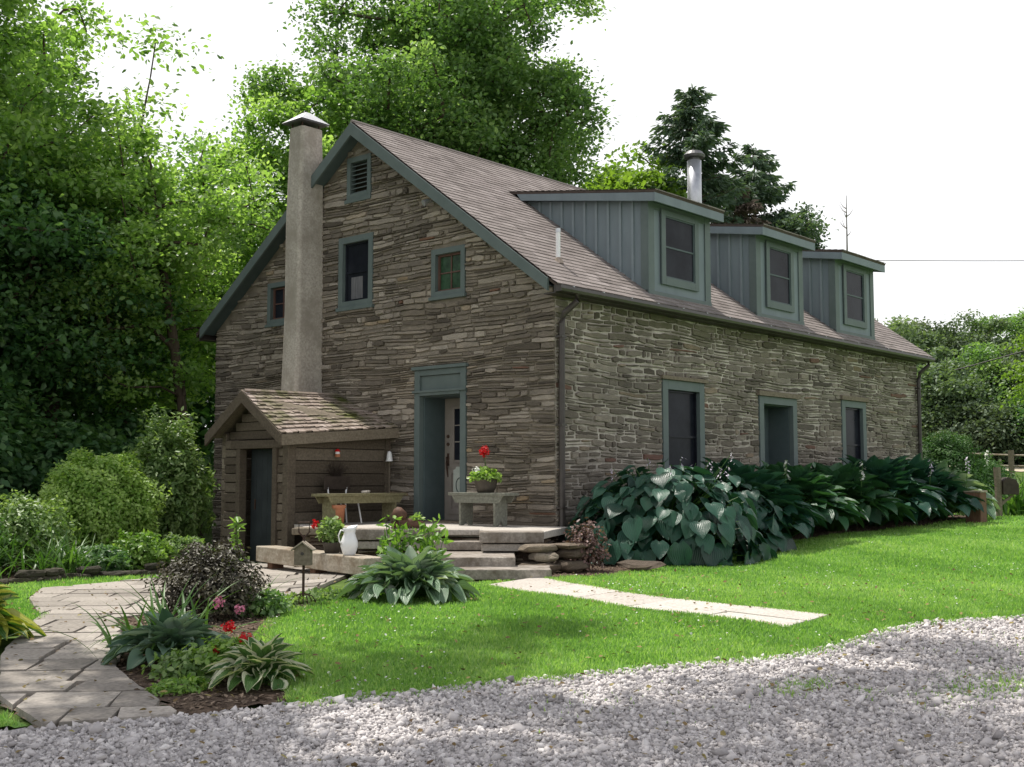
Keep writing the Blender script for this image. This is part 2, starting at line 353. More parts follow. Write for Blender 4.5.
LAWN = [(-9.58, -5.70), (-8.96, -5.95), (-8.27, -6.2), (-7.56, -6.52), (-6.78, -6.86), (-6.14, -7.16), (-5.53, -7.28), (-4.5, -7.23), (-3.64, -7.33), (-2.74, -7.87), (-.5, -8.94), (4, -11.4), (12, -16), (40, -30), (60, -10), (40, 4),
        (17, 1.0), (15.6, -1.2), (10, -1.75), (5, -1.75), (2, -1.8), (.5, -1.7), (-.9, -2.3), (-2.2, -2.3), (-3.9, -1.9), (-4.6, -2.1), (-6.2, -1.9), (-7.3, -2.4), (-8.2, -3.4), (-9.1, -4.6), (-9.45, -5.4)]
sheet('lawn', LAWN, .10, .004, M['grassbase'], jit=.5)
LAWN_LEFT = [(-11.0, -5.0), (-10.85, -4.2), (-10.2, -2.85), (-11.6, -2.2), (-13.2, -3.9)]
sheet('lawn', LAWN_LEFT, .08, .004, M['grassbase'], jit=.5)
STRIP = [(-7.75, 1.6), (-7.0, 2.68), (-4.6, 2.95), (-4.3, 3.5), (-6.6, 3.75), (-8.3, 3.0), (-9.8, 1.5), (-10.4, -.6), (-9.9, -1.4), (-9.3, -1.6), (-8.55, -.5)]
sheet('lawn', STRIP, .08, .004, M['grassbase'], jit=.5)
BED1 = [(-10.22, -5.52), (-10.03, -4.6), (-9.78, -3.87), (-9.0, -2.74), (-8.32, -1.3), (-7.2, -.95), (-6.5, -1.7), (-6.4, -2.2), (-7.2, -2.5), (-8.1, -3.5), (-9.1, -4.7), (-9.5, -5.62)]
sheet('soil_bed', BED1, .06, .008, M['soil'], jit=.6)
BED2 = [(-2.9, -1.6), (-2.2, -2.45), (-.8, -2.45), (.5, -1.8), (2, -1.85), (5, -1.8), (10, -1.8), (15.6, -1.3), (15.6, 0), (0, 0), (-1.9, -.4)]
sheet('soil_bed', BED2, .10, .008, M['soil'], jit=.6)
BED3 = [(-9.6, 1.7), (-8.3, 3.1), (-6.6, 3.85), (-4.3, 3.6), (-2.8, 4.6), (-2.6, 9), (-6, 11), (-14, 10), (-14, 2)]
sheet('soil_bed', BED3, .12, .008, M['soil'])

# ------------------------------------------------------------------ stone walls
def clip(poly, n, d):      # keep n.p <= d, 2D
    out = []
    for i in range(len(poly)):
        a, b = poly[i], poly[(i+1) % len(poly)]
        da, db = n[0]*a[0]+n[1]*a[1]-d, n[0]*b[0]+n[1]*b[1]-d
        if da <= 0: out.append(a)
        if (da < 0) != (db < 0) and da != db:
            t = da/(da-db); out.append((a[0]+t*(b[0]-a[0]), a[1]+t*(b[1]-a[1])))
    return out
def stone_wall(mb, org, ud, nd, U, z0, ztop, openings, seed, hmin=.035, hmax=.125, lmax=.85, gap=.013, prot=.022, halfplanes=(), gapvar=1.0, sig=.26):
    """mb gets mortar (material 1) and stones (material 0). ztop: function u -> top height"""
    g = random.Random(seed); org = Vector(org); ud = Vector(ud); nd = Vector(nd)
    def P(u, z, d=0): return org+ud*u+Vector((0, 0, z))+nd*d
    zt = max(ztop(U*i/40) for i in range(41))
    us = sorted(set([0, U]+[o[0] for o in openings]+[o[1] for o in openings])); zs = sorted(set([z0, zt]+[o[2] for o in openings]+[o[3] for o in openings]))
    for a, b in zip(us, us[1:]):
        for c, d in zip(zs, zs[1:]):
            if any(o[0] <= a+.001 and b-.001 <= o[1] and o[2] <= c+.001 and d-.001 <= o[3] for o in openings): continue
            q = [(a, c), (b, c), (b, d), (a, d)]
            for n, k in halfplanes: q = clip(q, n, k) if q else q
            if len(q) > 2: mb.poly([P(*p) for p in q], 1)
    z = z0; row = 0
    ph = [g.uniform(0, 6.28) for _ in range(4)]
    def wav(u, zz): return .022*math.sin(u*1.1+zz*2.1+ph[0])+.012*math.sin(u*3.3+zz*5+ph[1])
    def ivs(za, zb):
        iv = [(0.0, U)]
        for o in openings:
            if o[3] > za+.01 and o[2] < zb-.01:
                nv = []
                for a, b in iv:
                    if o[1] <= a or o[0] >= b: nv.append((a, b)); continue
                    if o[0] > a: nv.append((a, o[0]))
                    if o[1] < b: nv.append((o[1], b))
                iv = nv
        return iv
    def stone(u0, u1, za, zb):
        if u1-u0 < .05: return
        um = (u0+u1)/2
        if zb+wav(um, za)*0 > ztop(um)-.01 or zb > ztop(u0)+.03 or zb > ztop(u1)+.03: return
        h = zb-za; jj = min(.012, h*.16); w = u1-u0
        nseg = max(2, int(w/.11)); loop = []
        cutc = min(h*.35, .03)
        for i in range(nseg+1):
            u = u0+w*i/nseg; e = cutc*g.random() if i in (0, nseg) else 0
            loop.append((u+(g.uniform(0, .6)*e if i == 0 else -g.uniform(0, .6)*e if i == nseg else g.uniform(-.02, .02)), za+e*.6+g.uniform(-jj, jj)))
        for i in range(nseg, -1, -1):
            u = u0+w*i/nseg; e = cutc*g.random() if i in (0, nseg) else 0
            loop.append((u+(g.uniform(0, .6)*e if i == 0 else -g.uniform(0, .6)*e if i == nseg else g.uniform(-.02, .02)), zb-e*.6+g.uniform(-jj, jj)))
        pr = prot*g.uniform(.35, 1.25); tilt = g.uniform(-.25, .25)*pr
        loop = [(min(max(u, .0 if u0 > .1 else -.012), U), zz) for u, zz in loop]
        zc = (za+zb)/2
        def zz_(u, q): return q+wav(u, q) if abs(q-z0) > .05 else q
        outer = [P(u, zz_(u, q), -.004) for u, q in loop]
        ins = .006
        mid = [P(um+(u-um)*(1-ins/w*1.2), zz_(u, zc+(q-zc)*(1-ins/h)), pr*.75+tilt*(q-zc)/h) for u, q in loop]
        inn = [P(um+(u-um)*(1-ins/w*4), zz_(u, zc+(q-zc)*(1-min(.5, 2.2*ins/h))), pr+tilt*(q-zc)/h) for u, q in loop]
        n = len(loop)
        t = min(1, max(0, g.gauss(.42, sig)))
        if t > .84: t = .84
        x = g.random()
        if x < .03: t = g.uniform(.88, .94)
        elif x < .038: t = 1.0
        mb.add(outer+mid+inn, [(i, (i+1) % n, n+(i+1) % n, n+i) for i in range(n)]+[(n+i, n+(i+1) % n, 2*n+(i+1) % n, 2*n+i) for i in range(n)]+[list(range(2*n, 3*n))], 0, t)
    while z < zt-.02:
        h = g.uniform(hmin, hmax) if g.random() < .8 else g.uniform(hmin, hmin*1.6)
        h = min(h, zt-z)
        # snap rows to opening edges so that stones stop there neatly
        for a, b in ivs(z, z+h):
            u = a
            while u < b-.03:
                w = min(lmax, max(.12, g.lognormvariate(-1.05, .55)))*(1.0 if h > hmin*1.3 else 1.15)
                if u < .001: w = g.uniform(.26, .60)
                e = min(u+w, b)
                if b-e < .12: e = b
                gp = gap*g.uniform(.5, 2.2)*gapvar; gz = gap*g.choice((.25, .4, .7, 1.0, 1.6))*gapvar
                if h > .085 and g.random() < .34 and w > .2:
                    k = g.uniform(.35, .65); stone(u+gp/2, e-gp/2, z+gz/2, z+h*k-gz/3); 
                    if g.random() < .5: stone(u+gp/2, e-gp/2, z+h*k+gz/3, z+h-gz/2)
                    else:
                        m = u+(e-u)*g.uniform(.35, .65); stone(u+gp/2, m-gp/2, z+h*k+gz/3, z+h-gz/2); stone(m+gp/2, e-gp/2, z+h*k+gz/3, z+h-gz/2)
                else: stone(u+(gp/2 if u > .001 else 0), e-gp/2, z+gz/2, z+h-gz/2)
                u = e
        z += h; row += 1

W, L = 9.2, 14.2
EAVE, SL = 4.02, .73
def zr(y): return EAVE+SL*(y if y < W/2 else W-y)      # roof top surface height over y
house = thing('stone_house', 'old grey-brown slate stone house with blue-green trim and three roof dormers', 'house')
gable_open = [(1.92, 3.16, 0.0, 2.66), (4.30, 5.26, 3.97, 5.30), (1.96, 2.77, 3.92, 4.76), (4.37, 5.04, 6.0, 6.80), (6.62, 7.44, 3.85, 4.68)]
mb = MB()
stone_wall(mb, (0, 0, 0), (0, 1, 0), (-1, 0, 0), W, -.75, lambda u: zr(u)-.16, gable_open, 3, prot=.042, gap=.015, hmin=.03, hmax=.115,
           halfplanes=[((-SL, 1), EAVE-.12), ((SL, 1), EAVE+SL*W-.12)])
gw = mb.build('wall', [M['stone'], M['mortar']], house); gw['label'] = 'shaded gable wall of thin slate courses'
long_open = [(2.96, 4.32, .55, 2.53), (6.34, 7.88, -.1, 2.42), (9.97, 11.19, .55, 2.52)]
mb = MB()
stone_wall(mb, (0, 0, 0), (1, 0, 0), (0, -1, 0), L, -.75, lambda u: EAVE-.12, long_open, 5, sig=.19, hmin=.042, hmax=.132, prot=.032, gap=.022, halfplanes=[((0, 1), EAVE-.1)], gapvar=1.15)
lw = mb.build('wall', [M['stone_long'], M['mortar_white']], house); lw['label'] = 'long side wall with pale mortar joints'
mb = MB()
stone_wall(mb, (L, 0, 0), (0, 1, 0), (1, 0, 0), W, -.75, lambda u: zr(u)-.16, [], 8, hmin=.08, hmax=.2, halfplanes=[((-SL, 1), EAVE-.12), ((SL, 1), EAVE+SL*W-.12)])
stone_wall(mb, (0, W, 0), (1, 0, 0), (0, 1, 0), L, -.75, lambda u: EAVE-.12, [], 9, hmin=.08, hmax=.2, halfplanes=[((0, 1), EAVE-.1)])
mb.build('wall', [M['stone'], M['mortar']], house)
# unseen solid box added inside the walls to stop light leaks
mb = MB(); mb.box(.6, L-.3, .6, W-.3, -.2, 3.3); mb.build('light_stop_core', M['darkpaint'], house)

# roof --------------------------------------------------------------
OV = .30; X0, X1 = -OV, L+OV
def shingled(mb, p0, du, dv, n, Ulen, Vlen, course, tab, seed, lift=.012, mi=0, skip=None, irregular=0):
    g = random.Random(seed); p0 = Vector(p0); du = Vector(du); dv = Vector(dv); n = Vector(n); k = 0; v = 0
    while v < Vlen-.01:
        v1 = min(v+course, Vlen); u = -g.uniform(0, tab); sag = g.uniform(-.004, .004)
        while u < Ulen:
            w = tab*g.uniform(1-irregular, 1+irregular) if irregular else tab
            a, b = max(u, 0), min(u+w, Ulen)
            if b-a > .01 and not (skip and skip((a+b)/2, (v+v1)/2)):
                t = min(1, max(0, g.gauss(.5, .2))); j = g.uniform(-.006, .006)+sag; lf = lift*g.uniform(.8, 1.3)
                q = [p0+du*a+dv*(v-j)+n*lf, p0+du*(b-.004)+dv*(v-j)+n*lf, p0+du*(b-.004)+dv*(v1+.01)+n*.001, p0+du*a+dv*(v1+.01)+n*.001]
                lo = [q[0]-n*lf*1.3, q[1]-n*lf*1.3]
                mb.add(q+lo, [(0, 1, 2, 3), (4, 5, 1, 0)], mi, t)
            u += w
        v = v1; k += 1
ang = math.atan(SL)
ye = -.30; span = (W/2-ye)/math.cos(ang)
mb = MB()
for side in (0, 1):
    y_e = ye if side == 0 else W-ye
    dv = (0, math.cos(ang), math.sin(ang)) if side == 0 else (0, -math.cos(ang), math.sin(ang))
    nn = (0, -math.sin(ang), math.cos(ang)) if side == 0 else (0, math.sin(ang), math.cos(ang))
    shingled(mb, (X0-.02, y_e, zr(-.3) if side == 0 else zr(W+.3)), (1, 0, 0), dv, nn, X1-X0+.04, span, .145, .32, 11+side)
    # deck below the shingles
    a = Vector((X0, y_e, zr(-.3)-.02)); b = Vector((X1, y_e, zr(-.3)-.02)); c = Vector((X1, W/2, zr(W/2)-.02)); d = Vector((X0, W/2, zr(W/2)-.02))
    mb.prism([a, b, c, d], (0, 0, -.045), 1)
mb.tube([(X0-.02, W/2, zr(W/2)+.004), (X1+.02, W/2, zr(W/2)+.004)], .035, 6, 0, .5)
mb.build('roof', [M['shingle'], M['roofedge']], house)
# barge boards
for xs, nm in ((X0, 1), (X1, -1)):
    mb = MB()
    for side in (0, 1):
        ya = -.12 if side == 0 else W+.12
        top_e, top_r = zr(ya if side == 0 else W-ya)-.03, zr(W/2)-.03
        if side == 0: top_e = EAVE+SL*ya-.03
        else: top_e = EAVE+SL*(W-ya)-.03
        mb.prism([(xs-.045*nm, ya, top_e), (xs-.045*nm, W/2, top_r), (xs-.045*nm, W/2, top_r-.235), (xs-.045*nm, ya, top_e-.20)], (.045*nm, 0, 0))
    mb.build('bargeboard', M['trim'], house)
# soffit under the gable overhang
mb = MB()
for side in (0, 1):
    ya = -.1 if side == 0 else W+.1
    te = EAVE+SL*(-.1)-.16
    mb.prism([(X0+.01, ya, te), (0.0, ya, te), (0.0, W/2, zr(W/2)-.16), (X0+.01, W/2, zr(W/2)-.16)], (0, 0, .02))
mb.build('soffit', M['trim_dark'], house)
# eave fascia, gutter and downspouts
for s_, yy in ((-1, -.235), (1, W+.235)):
    mb = MB(); mb.box(X0+.02, X1-.02, min(yy, yy-.03*s_), max(yy, yy-.03*s_), EAVE-.36, EAVE-.235)
    mb.box(X0+.02, X1-.02, min(yy-.03*s_, 0 if s_ < 0 else W), max(yy-.03*s_, 0 if s_ < 0 else W), EAVE-.36, EAVE-.34)
    mb.build('fascia', M['gutter'], house)
mb = MB()
gy0, gz0 = -.31, zr(-.3)-.075
prof = [(-.055, .05), (-.06, 0), (-.045, -.04), (0, -.055), (.045, -.04), (.055, 0), (.055, .05)]
vs = []; fs = []
for i, x in enumerate((X0, X1)):
    vs += [(x, gy0+p[0]*1.0, gz0+p[1]) for p in prof]
fs = [(k, k+1, 7+k+1, 7+k) for k in range(6)]
mb.add(vs, fs)
mb.box(X0-.002, X0+.004, gy0-.058, gy0+.055, gz0-.05, gz0+.048); mb.box(X1-.004, X1+.002, gy0-.058, gy0+.055, gz0-.05, gz0+.048)
gut = mb.build('gutter', M['gutter'], house)
for i in range(19):
    mb = MB(); mb.box(X0+.3+i*.78, X0+.33+i*.78, gy0-.068, gy0+.05, gz0+.045, gz0+.057); mb.build('gutter_strap', M['metal'], gut)
for xd in (.055, L-.1):
    mb = MB(); mb.tube([(xd+.12, -.31, gz0-.04), (xd+.12, -.30, gz0-.16), (xd+.02, -.12, gz0-.34), (xd, -.09, gz0-.5), (xd, -.085, 1.9), (xd, -.085, -.35), (xd, -.2, -.45)], .052, 8)
    for z in (3.0, 1.6, .3): mb.box(xd-.06, xd+.06, -.14, -.005, z, z+.03)
    mb.build('downspout', M['gutter'], house, smooth=False)

# windows and doors on the walls -------------------------------------
class Plane2:
    def __init__(s, org, u, n): s.o = Vector(org); s.u = Vector(u); s.n = Vector(n)
    def box(s, mb, u0, u1, z0, z1, d0, d1, mi=0, tone=.5):
        a = s.o+s.u*u0+s.n*d0; b = s.o+s.u*u1+s.n*d1
        mb.box(min(a.x, b.x), max(a.x, b.x), min(a.y, b.y), max(a.y, b.y), z0, z1, mi, tone)
    def pt(s, u, z, d): p = s.o+s.u*u+s.n*d; return (p.x, p.y, z)
GP = Plane2((0, 0, 0), (0, 1, 0), (-1, 0, 0)); LP = Plane2((0, 0, 0), (1, 0, 0), (0, -1, 0))
def frame_rect(pl, mb, u0, u1, z0, z1, w, d0, d1, wt=None, wb=None, mi=0):
    wt = wt or w; wb = wb or w
    pl.box(mb, u0, u0+w, z0, z1, d0, d1, mi); pl.box(mb, u1-w, u1, z0, z1, d0, d1, mi)
    pl.box(mb, u0+w, u1-w, z1-wt, z1, d0, d1, mi); pl.box(mb, u0+w, u1-w, z0, z0+wb, d0, d1, mi)
def window(parent, pl, u0, u1, z0, z1, fw=.13, glass='glass', cap=0, sill=.06, rail=True, curtain=False, sash='trim_dark', muntin=None, wt=None, name='window', mat='trim'):
    mb = MB(); frame_rect(pl, mb, u0, u1, z0, z1, fw, -.10, .035, wt, fw*.9)
    w = mb.build(name, M[mat], parent, bevel=.004)
    a, b, c, d = u0+fw, u1-fw, z0+fw*.9, z1-(wt or fw)
    mb = MB(); frame_rect(pl, mb, a-.004, b+.004, c-.004, d+.004, .04, -.09, -.04)
    if rail: pl.box(mb, a, b, (c+d)/2-.02, (c+d)/2+.02, -.088, -.045)
    if muntin:
        for i in range(1, muntin[0]): u = a+(b-a)*i/muntin[0]; pl.box(mb, u-.01, u+.01, c, d, -.086, -.055)
        for i in range(1, muntin[1]): z = c+(d-c)*i/muntin[1]; pl.box(mb, a, b, z-.01, z+.01, -.084, -.057)
    mb.build('sash', M[sash], w)
    mb = MB(); pl.box(mb, a-.01, b+.01, c-.01, d+.01, -.085, -.075); mb.build('pane', M[glass], w)
    if curtain:
        mb = MB(); pl.box(mb, (a+b)/2-.1, (a+b)/2+.22, c+.05, c+(d-c)*.42, -.074, -.069); mb.build('curtain', M['curtain'], w)
    if cap:
        mb = MB(); pl.box(mb, u0-.07, u1+.07, z1+.002, z1+cap, -.05, .085); mb.build('drip_cap', M['oldwood'], w, bevel=.006)
    if sill:
        mb = MB(); pl.box(mb, u0-.03, u1+.03, z0-sill, z0-.002, -.08, .07); mb.build('sill', M[mat], w, bevel=.006)
    return w
window(house, GP, 4.30, 5.26, 3.97, 5.30, .12, sill=.07, curtain=True, sash='glass')
window(house, GP, 1.96, 2.77, 3.92, 4.76, .10, glass='glassgreen', sash='redbrown', rail=False, muntin=(2, 2), sill=.06)
window(house, GP, 6.62, 7.44, 3.85, 4.68, .10, sash='redbrown', rail=False, muntin=(2, 2), sill=.06)
window(house, LP, 2.96, 4.32, .55, 2.53, .165, cap=.07, wt=.17, sash='glass')
window(house, LP, 9.97, 11.19, .55, 2.52, .17, cap=.10, wt=.15, sash='glass')
# louvre vent
mb = MB(); frame_rect(GP, mb, 4.37, 5.04, 6.0, 6.80, .10, -.10, .04); lv = mb.build('gable_vent', M['trim'], house, bevel=.004)
mb = MB(); GP.box(mb, 4.46, 4.95, 6.08, 6.72, -.10, -.095); mb.build('backing', M['gutter'], lv)
mb = MB()
for i in range(7):
    z = 6.11+i*.085; mb.prism([GP.pt(4.47, z, .01), GP.pt(4.47, z+.012, .01), GP.pt(4.47, z+.055, -.08), GP.pt(4.47, z+.043, -.08)], (0, .47, 0))
mb.build('louvre', M['trim'], lv)
mb = MB(); GP.box(mb, 4.34, 5.07, 5.93, 5.998, -.08, .07); mb.build('sill', M['trim'], lv)
# entrance door on the gable wall: deep recess on a stone wall
mb = MB()
GP.box(mb, 1.92, 2.05, 0.02, 2.66, -.06, .045); GP.box(mb, 3.03, 3.16, .02, 2.66, -.06, .045)
GP.box(mb, 2.05, 3.03, 2.56, 2.66, -.06, .044); GP.box(mb, 2.05, 3.03, 2.21, 2.29, -.06, .06)
GP.box(mb, 1.88, 3.20, 2.662, 2.72, -.06, .09); GP.box(mb, 1.90, 3.18, 2.262, 2.30, .045, .085)
ent = mb.build('door_frame', M['trim'], house, bevel=.005)
mb = MB(); GP.box(mb, 2.05, 3.03, 2.30, 2.555, -.02, .0); mb.build('transom_panel', M['trim'], ent)
mb = MB()
GP.box(mb, 3.00, 3.04, .02, 2.21, -.56, -.061); GP.box(mb, 2.04, 2.06, .02, 2.21, -.56, -.061); GP.box(mb, 2.06, 3.0, 2.19, 2.21, -.56, -.061)
mb.build('jamb', M['trim_dark'], ent)
mb = MB(); GP.box(mb, 2.0, 3.1, -.05, .05, -.6, .12); mb.build('threshold', M['oldwood'], ent)
D0_ = -.56
mb = MB(); GP.box(mb, 2.06, 3.0, .05, 2.19, D0_-.05, D0_)
frame_rect(GP, mb, 2.16, 2.90, .15, .95, .09, D0_, D0_+.018); GP.box(mb, 2.30, 2.76, .29, .82, D0_, D0_+.012)
frame_rect(GP, mb, 2.20, 2.80, 1.05, 2.05, .05, D0_, D0_+.02)
GP.box(mb, 2.49, 2.51, 1.1, 2.0, D0_+.002, D0_+.016); GP.box(mb, 2.25, 2.75, 1.41, 1.43, D0_+.003, D0_+.017); GP.box(mb, 2.25, 2.75, 1.70, 1.72, D0_+.003, D0_+.017)
door = mb.build('door', M['doorpaint'], house, bevel=.003)
mb = MB()
for a, b in ((2.25, 2.49), (2.51, 2.75)):
    for c, d in ((1.1, 1.41), (1.43, 1.70), (1.72, 2.0)): GP.box(mb, a, b, c, d, D0_, D0_+.006)
mb.build('pane', M['glass'], door)
mb = MB(); p = lambda u, z, d: GP.pt(u, z, d)
mb.tube([p(2.91, 1.15, D0_), p(2.91, 1.15, D0_+.05), p(2.90, 1.05, D0_+.06), p(2.91, .93, D0_+.03), p(2.90, .80, D0_+.01)], .016, 6); GP.box(mb, 2.885, 2.94, 1.0, 1.22, D0_, D0_+.008)
mb.build('handle', M['rust'], door)
for z in (1.38, 1.52):
    mb = MB(); mb.tube([p(2.91, z, D0_), p(2.91, z, D0_+.02)], .03, 10); mb.build('lock', M['rust'], door)
# side door (open, deep jamb)
mb = MB(); frame_rect(LP, mb, 6.34, 7.88, -.1, 2.42, .17, -.06, .04, .15, .1); sd = mb.build('door_frame', M['trim'], house, bevel=.004)
mb = MB(); LP.box(mb, 6.26, 7.96, 2.423, 2.52, -.06, .09); mb.build('drip_cap', M['oldwood'], sd)
mb = MB(); LP.box(mb, 7.69, 7.71, 0, 2.27, -.56, -.061); LP.box(mb, 6.51, 6.53, 0, 2.27, -.56, -.061); LP.box(mb, 6.53, 7.69, 2.25, 2.27, -.56, -.061); mb.build('jamb', M['trim_dark'], sd)
mb = MB(); LP.box(mb, 6.53, 7.69, 0, 2.25, -.59, -.53); frame_rect(LP, mb, 6.65, 7.57, .2, 2.1, .12, -.53, -.515); dd = mb.build('door', M['trim_dark'], house)
mb = MB(); LP.box(mb, 6.55, 6.62, .0, 2.22, -.52, -.1); mb.build('door_edge', M['redbrown'], dd)

# chimney -----------------------------------------------------------
mb = MB()
def ring(z, x0, x1, y0, y1, c=.05):
    return [(x0+c, y0, z), (x1, y0, z), (x1, y1, z), (x0+c, y1, z), (x0, y1-c, z), (x0, y0+c, z)]
secs = [(-.3, -.66, .0, 5.70, 6.22), (2.3, -.64, 0, 5.71, 6.21), (3.9, -.60, 0, 5.72, 6.19), (5.6, -.60, -.02, 5.73, 6.19), (6.6, -.59, -.05, 5.72, 6.16), (7.48, -.58, -.10, 5.70, 6.13)]
vs = []; fs = []
for z, a, b, c, d in secs: vs += ring(z, a, b, c, d)
for i in range(len(secs)-1):
    for k in range(6): fs.append((i*6+k, i*6+(k+1) % 6, (i+1)*6+(k+1) % 6, (i+1)*6+k))
fs.append([(len(secs)-1)*6+k for k in range(6)])
mb.add(vs, fs)
ch = mb.build('chimney', M['render'], house, bevel=.02)
mb = MB(); zc = 7.48
for x in (-.54, -.14):
    for y in (5.76, 6.06): mb = MB(); mb.box(x-.012, x+.012, y-.012, y+.012, zc, zc+.12); mb.build('cap_bracket', M['rust'], ch)
mb = MB(); c = (-.33, 5.955, zc+.33); b4 = [(-.68, 5.60, zc+.10), (.0, 5.60, zc+.10), (.0, 6.22, zc+.10), (-.68, 6.22, zc+.10)]
top = [(-.40, 5.83, zc+.31), (-.28, 5.83, zc+.31), (-.28, 5.97, zc+.31), (-.40, 5.97, zc+.31)]
mb.add(b4+top, [(0, 1, 5, 4), (1, 2, 6, 5), (2, 3, 7, 6), (3, 0, 4, 7), (4, 5, 6, 7)])
mb.build('chimney_cap', M['metalcap'], ch)
mb = MB(); mb.box(-.66, -.02, 5.62, 6.20, zc+.075, zc+.098); mb.build('cap_underside', M['darkmetal'], ch)

# dormers -----------------------------------------------------------
DX = [(2.62, 4.62), (6.38, 8.30), (9.86, 11.80)]
def dormer(x0, x1):
    yf = .02; zt = 5.70; ds = .15
    yb = (zt-EAVE+.02)/(SL-ds); zb = zt+ds*yb        # where the underside meets the main roof
    mb = MB()
    for xa, xb in ((x0, x0+.04), (x1-.04, x1)):
        mb.prism([(xa, yf+.04, zr(yf)-.05), (xa, yf+.04, zt+ds*yf), (xa, yb, zt+ds*yb), (xa, yb, zr(yb)-.06)], (xb-xa, 0, 0))
    mb.box(x0, x1, yf, yf+.04, zr(yf)-.02, zt-.0)
    d = mb.build('dormer', M['clad'], house)
    for xa, xb in ((x0-.03, x0), (x1, x1+.03)):     # battens on both cheeks
        y = yf+.32
        while y < yb-.15:
            mb = MB(); mb.box(xa, xb, y-.024, y+.024, zr(y)+.0, zt+ds*y-.03); y += .27; mb.build('batten', M['batten'], d)
    mb = MB()                                      # corner boards, frieze and apron
    for xa, xb in ((x0-.025, x0+.16), (x1-.16, x1+.025)): mb.box(xa, xb, yf-.025, yf, zr(yf)-.0, zt-.01)
    mb.box(x0-.025, x0, yf, yf+.14, zr(yf)+.05, zt-.01); mb.box(x1, x1+.025, yf, yf+.14, zr(yf)+.05, zt-.01)
    mb.box(x0+.16, x1-.16, yf-.02, yf, zt-.14, zt-.01); mb.box(x0-.03, x1+.03, yf-.035, yf-.001, zr(yf)-.04, zr(yf)+.05)
    mb.build('corner_board', M['trim'], d, bevel=.004)
    P = Plane2((0, yf-.001, 0), (1, 0, 0), (0, -1, 0))
    wx0, wx1, wz0, wz1 = x0+.36, x1-.42, zr(yf)+.20, zt-.10
    mb = MB(); frame_rect(P, mb, wx0, wx1, wz0, wz1, .13, .021, .05, .11, .14); mb.build('window_frame', M['trim'], d, bevel=.004)
    a, b, c, e = wx0+.13, wx1-.13, wz0+.14, wz1-.11
    mb = MB(); frame_rect(P, mb, a, b, c, e, .025, .012, .03); P.box(mb, a, b, (c+e)/2-.015, (c+e)/2+.015, .012, .026); mb.build('sash', M['trim_dark'], d)
    mb = MB(); P.box(mb, a, b, c, e, .002, .012); mb.build('pane', M['glass'], d)
    # roof slab with fascia
    ox = .19; oy = .26; t = .05; ex = .10
    zz = lambda y: zt+ds*y
    mb = MB()
    mb.prism([(x0-ox, -oy, zz(-oy)+.10), (x0-ox, yb+.25, zz(yb+.25)+.10), (x0-ox, yb+.25, zz(yb+.25)+.14), (x0-ox, -oy-.02, zz(-oy)+.14)], (x1-x0+ox+ex, 0, 0))
    mb.build('dormer_roof', M['roofedge'], d)
    mb = MB(); sh = math.atan(ds)
    shingled(mb, (x0-ox-.01, -oy-.03, zz(-oy)+.143), (1, 0, 0), (0, math.cos(sh), math.sin(sh)), (0, -math.sin(sh), math.cos(sh)), x1-x0+ox+ex+.02, (yb+.25+oy)/math.cos(sh), .15, .32, int(x0*10))
    mb.build('shingle_cover', M['shingle'], d)
    mb = MB()
    for xa in (x0-ox, x1+ex-.03):
        mb.prism([(xa, -oy+.03, zz(-oy)+.098), (xa, yb+.0, zz(yb)+.098), (xa, yb-.1, zz(yb-.1)-.03), (xa, -oy+.03, zz(-oy)-.055)], (.03, 0, 0))
    mb.box(x0-ox, x1+ex, -oy, -oy+.028, zz(-oy)-.06, zz(-oy)+.099)
    mb.build('fascia', M['clad'], d, bevel=.003)
    mb = MB(); mb.prism([(x0-ox+.03, -oy+.03, zz(-oy)-.02), (x0-ox+.03, yb-.1, zz(yb-.1)-.02), (x0-ox+.03, yb-.1, zz(yb-.1)), (x0-ox+.03, -oy+.03, zz(-oy))], (x1-x0+ox+ex-.06, 0, 0))
    mb.build('soffit', M['trim_dark'], d)
for a, b in DX: dormer(a, b)
# plumbing vent and metal flue
mb = MB(); mb.tube([(.67, .48, 4.30), (.67, .48, 4.88)], .038, 10); vp = mb.build('vent_pipe', M['white'], house, smooth=False)
mb = MB(); mb.tube([(.67, .48, 4.86), (.67, .48, 4.93)], .045, 10); mb.build('vent_cap', M['metal'], vp)
mb = MB(); mb.tube([(.67, .47, 4.33), (.67, .475, 4.44)], [.09, .045], 10); mb.build('flashing', M['shake'], vp)
mb = MB(); mb.tube([(11.6, 4.75, 7.1), (11.6, 4.75, 9.12)], .185, 20); fl = mb.build('flue_pipe', M['metal'], house)
for p_ in fl.data.polygons: p_.use_smooth = len(p_.vertices) == 4
mb = MB(); mb.tube([(11.6, 4.75, 9.12), (11.6, 4.75, 9.2)], .14, 16); mb.tube([(11.6, 4.75, 9.2), (11.6, 4.75, 9.26), (11.6, 4.75, 9.36), (11.6, 4.75, 9.40)], [.26, .29, .20, .05], 20); mb.build('flue_cap', M['darkmetal'], fl)
mb = MB(); mb.box(11.3, 11.9, 4.45, 5.05, 7.1, 7.42); mb.build('flashing', M['metal'], fl)
# small floodlight under the barge board
mb = MB(); mb.tube([(-.01, 2.72, 5.62), (-.16, 2.72, 5.60)], .02, 6); mb.tube([(-.13, 2.72, 5.62), (-.24, 2.76, 5.56)], [.035, .06], 10); mb.build('floodlight', M['metal'], house)

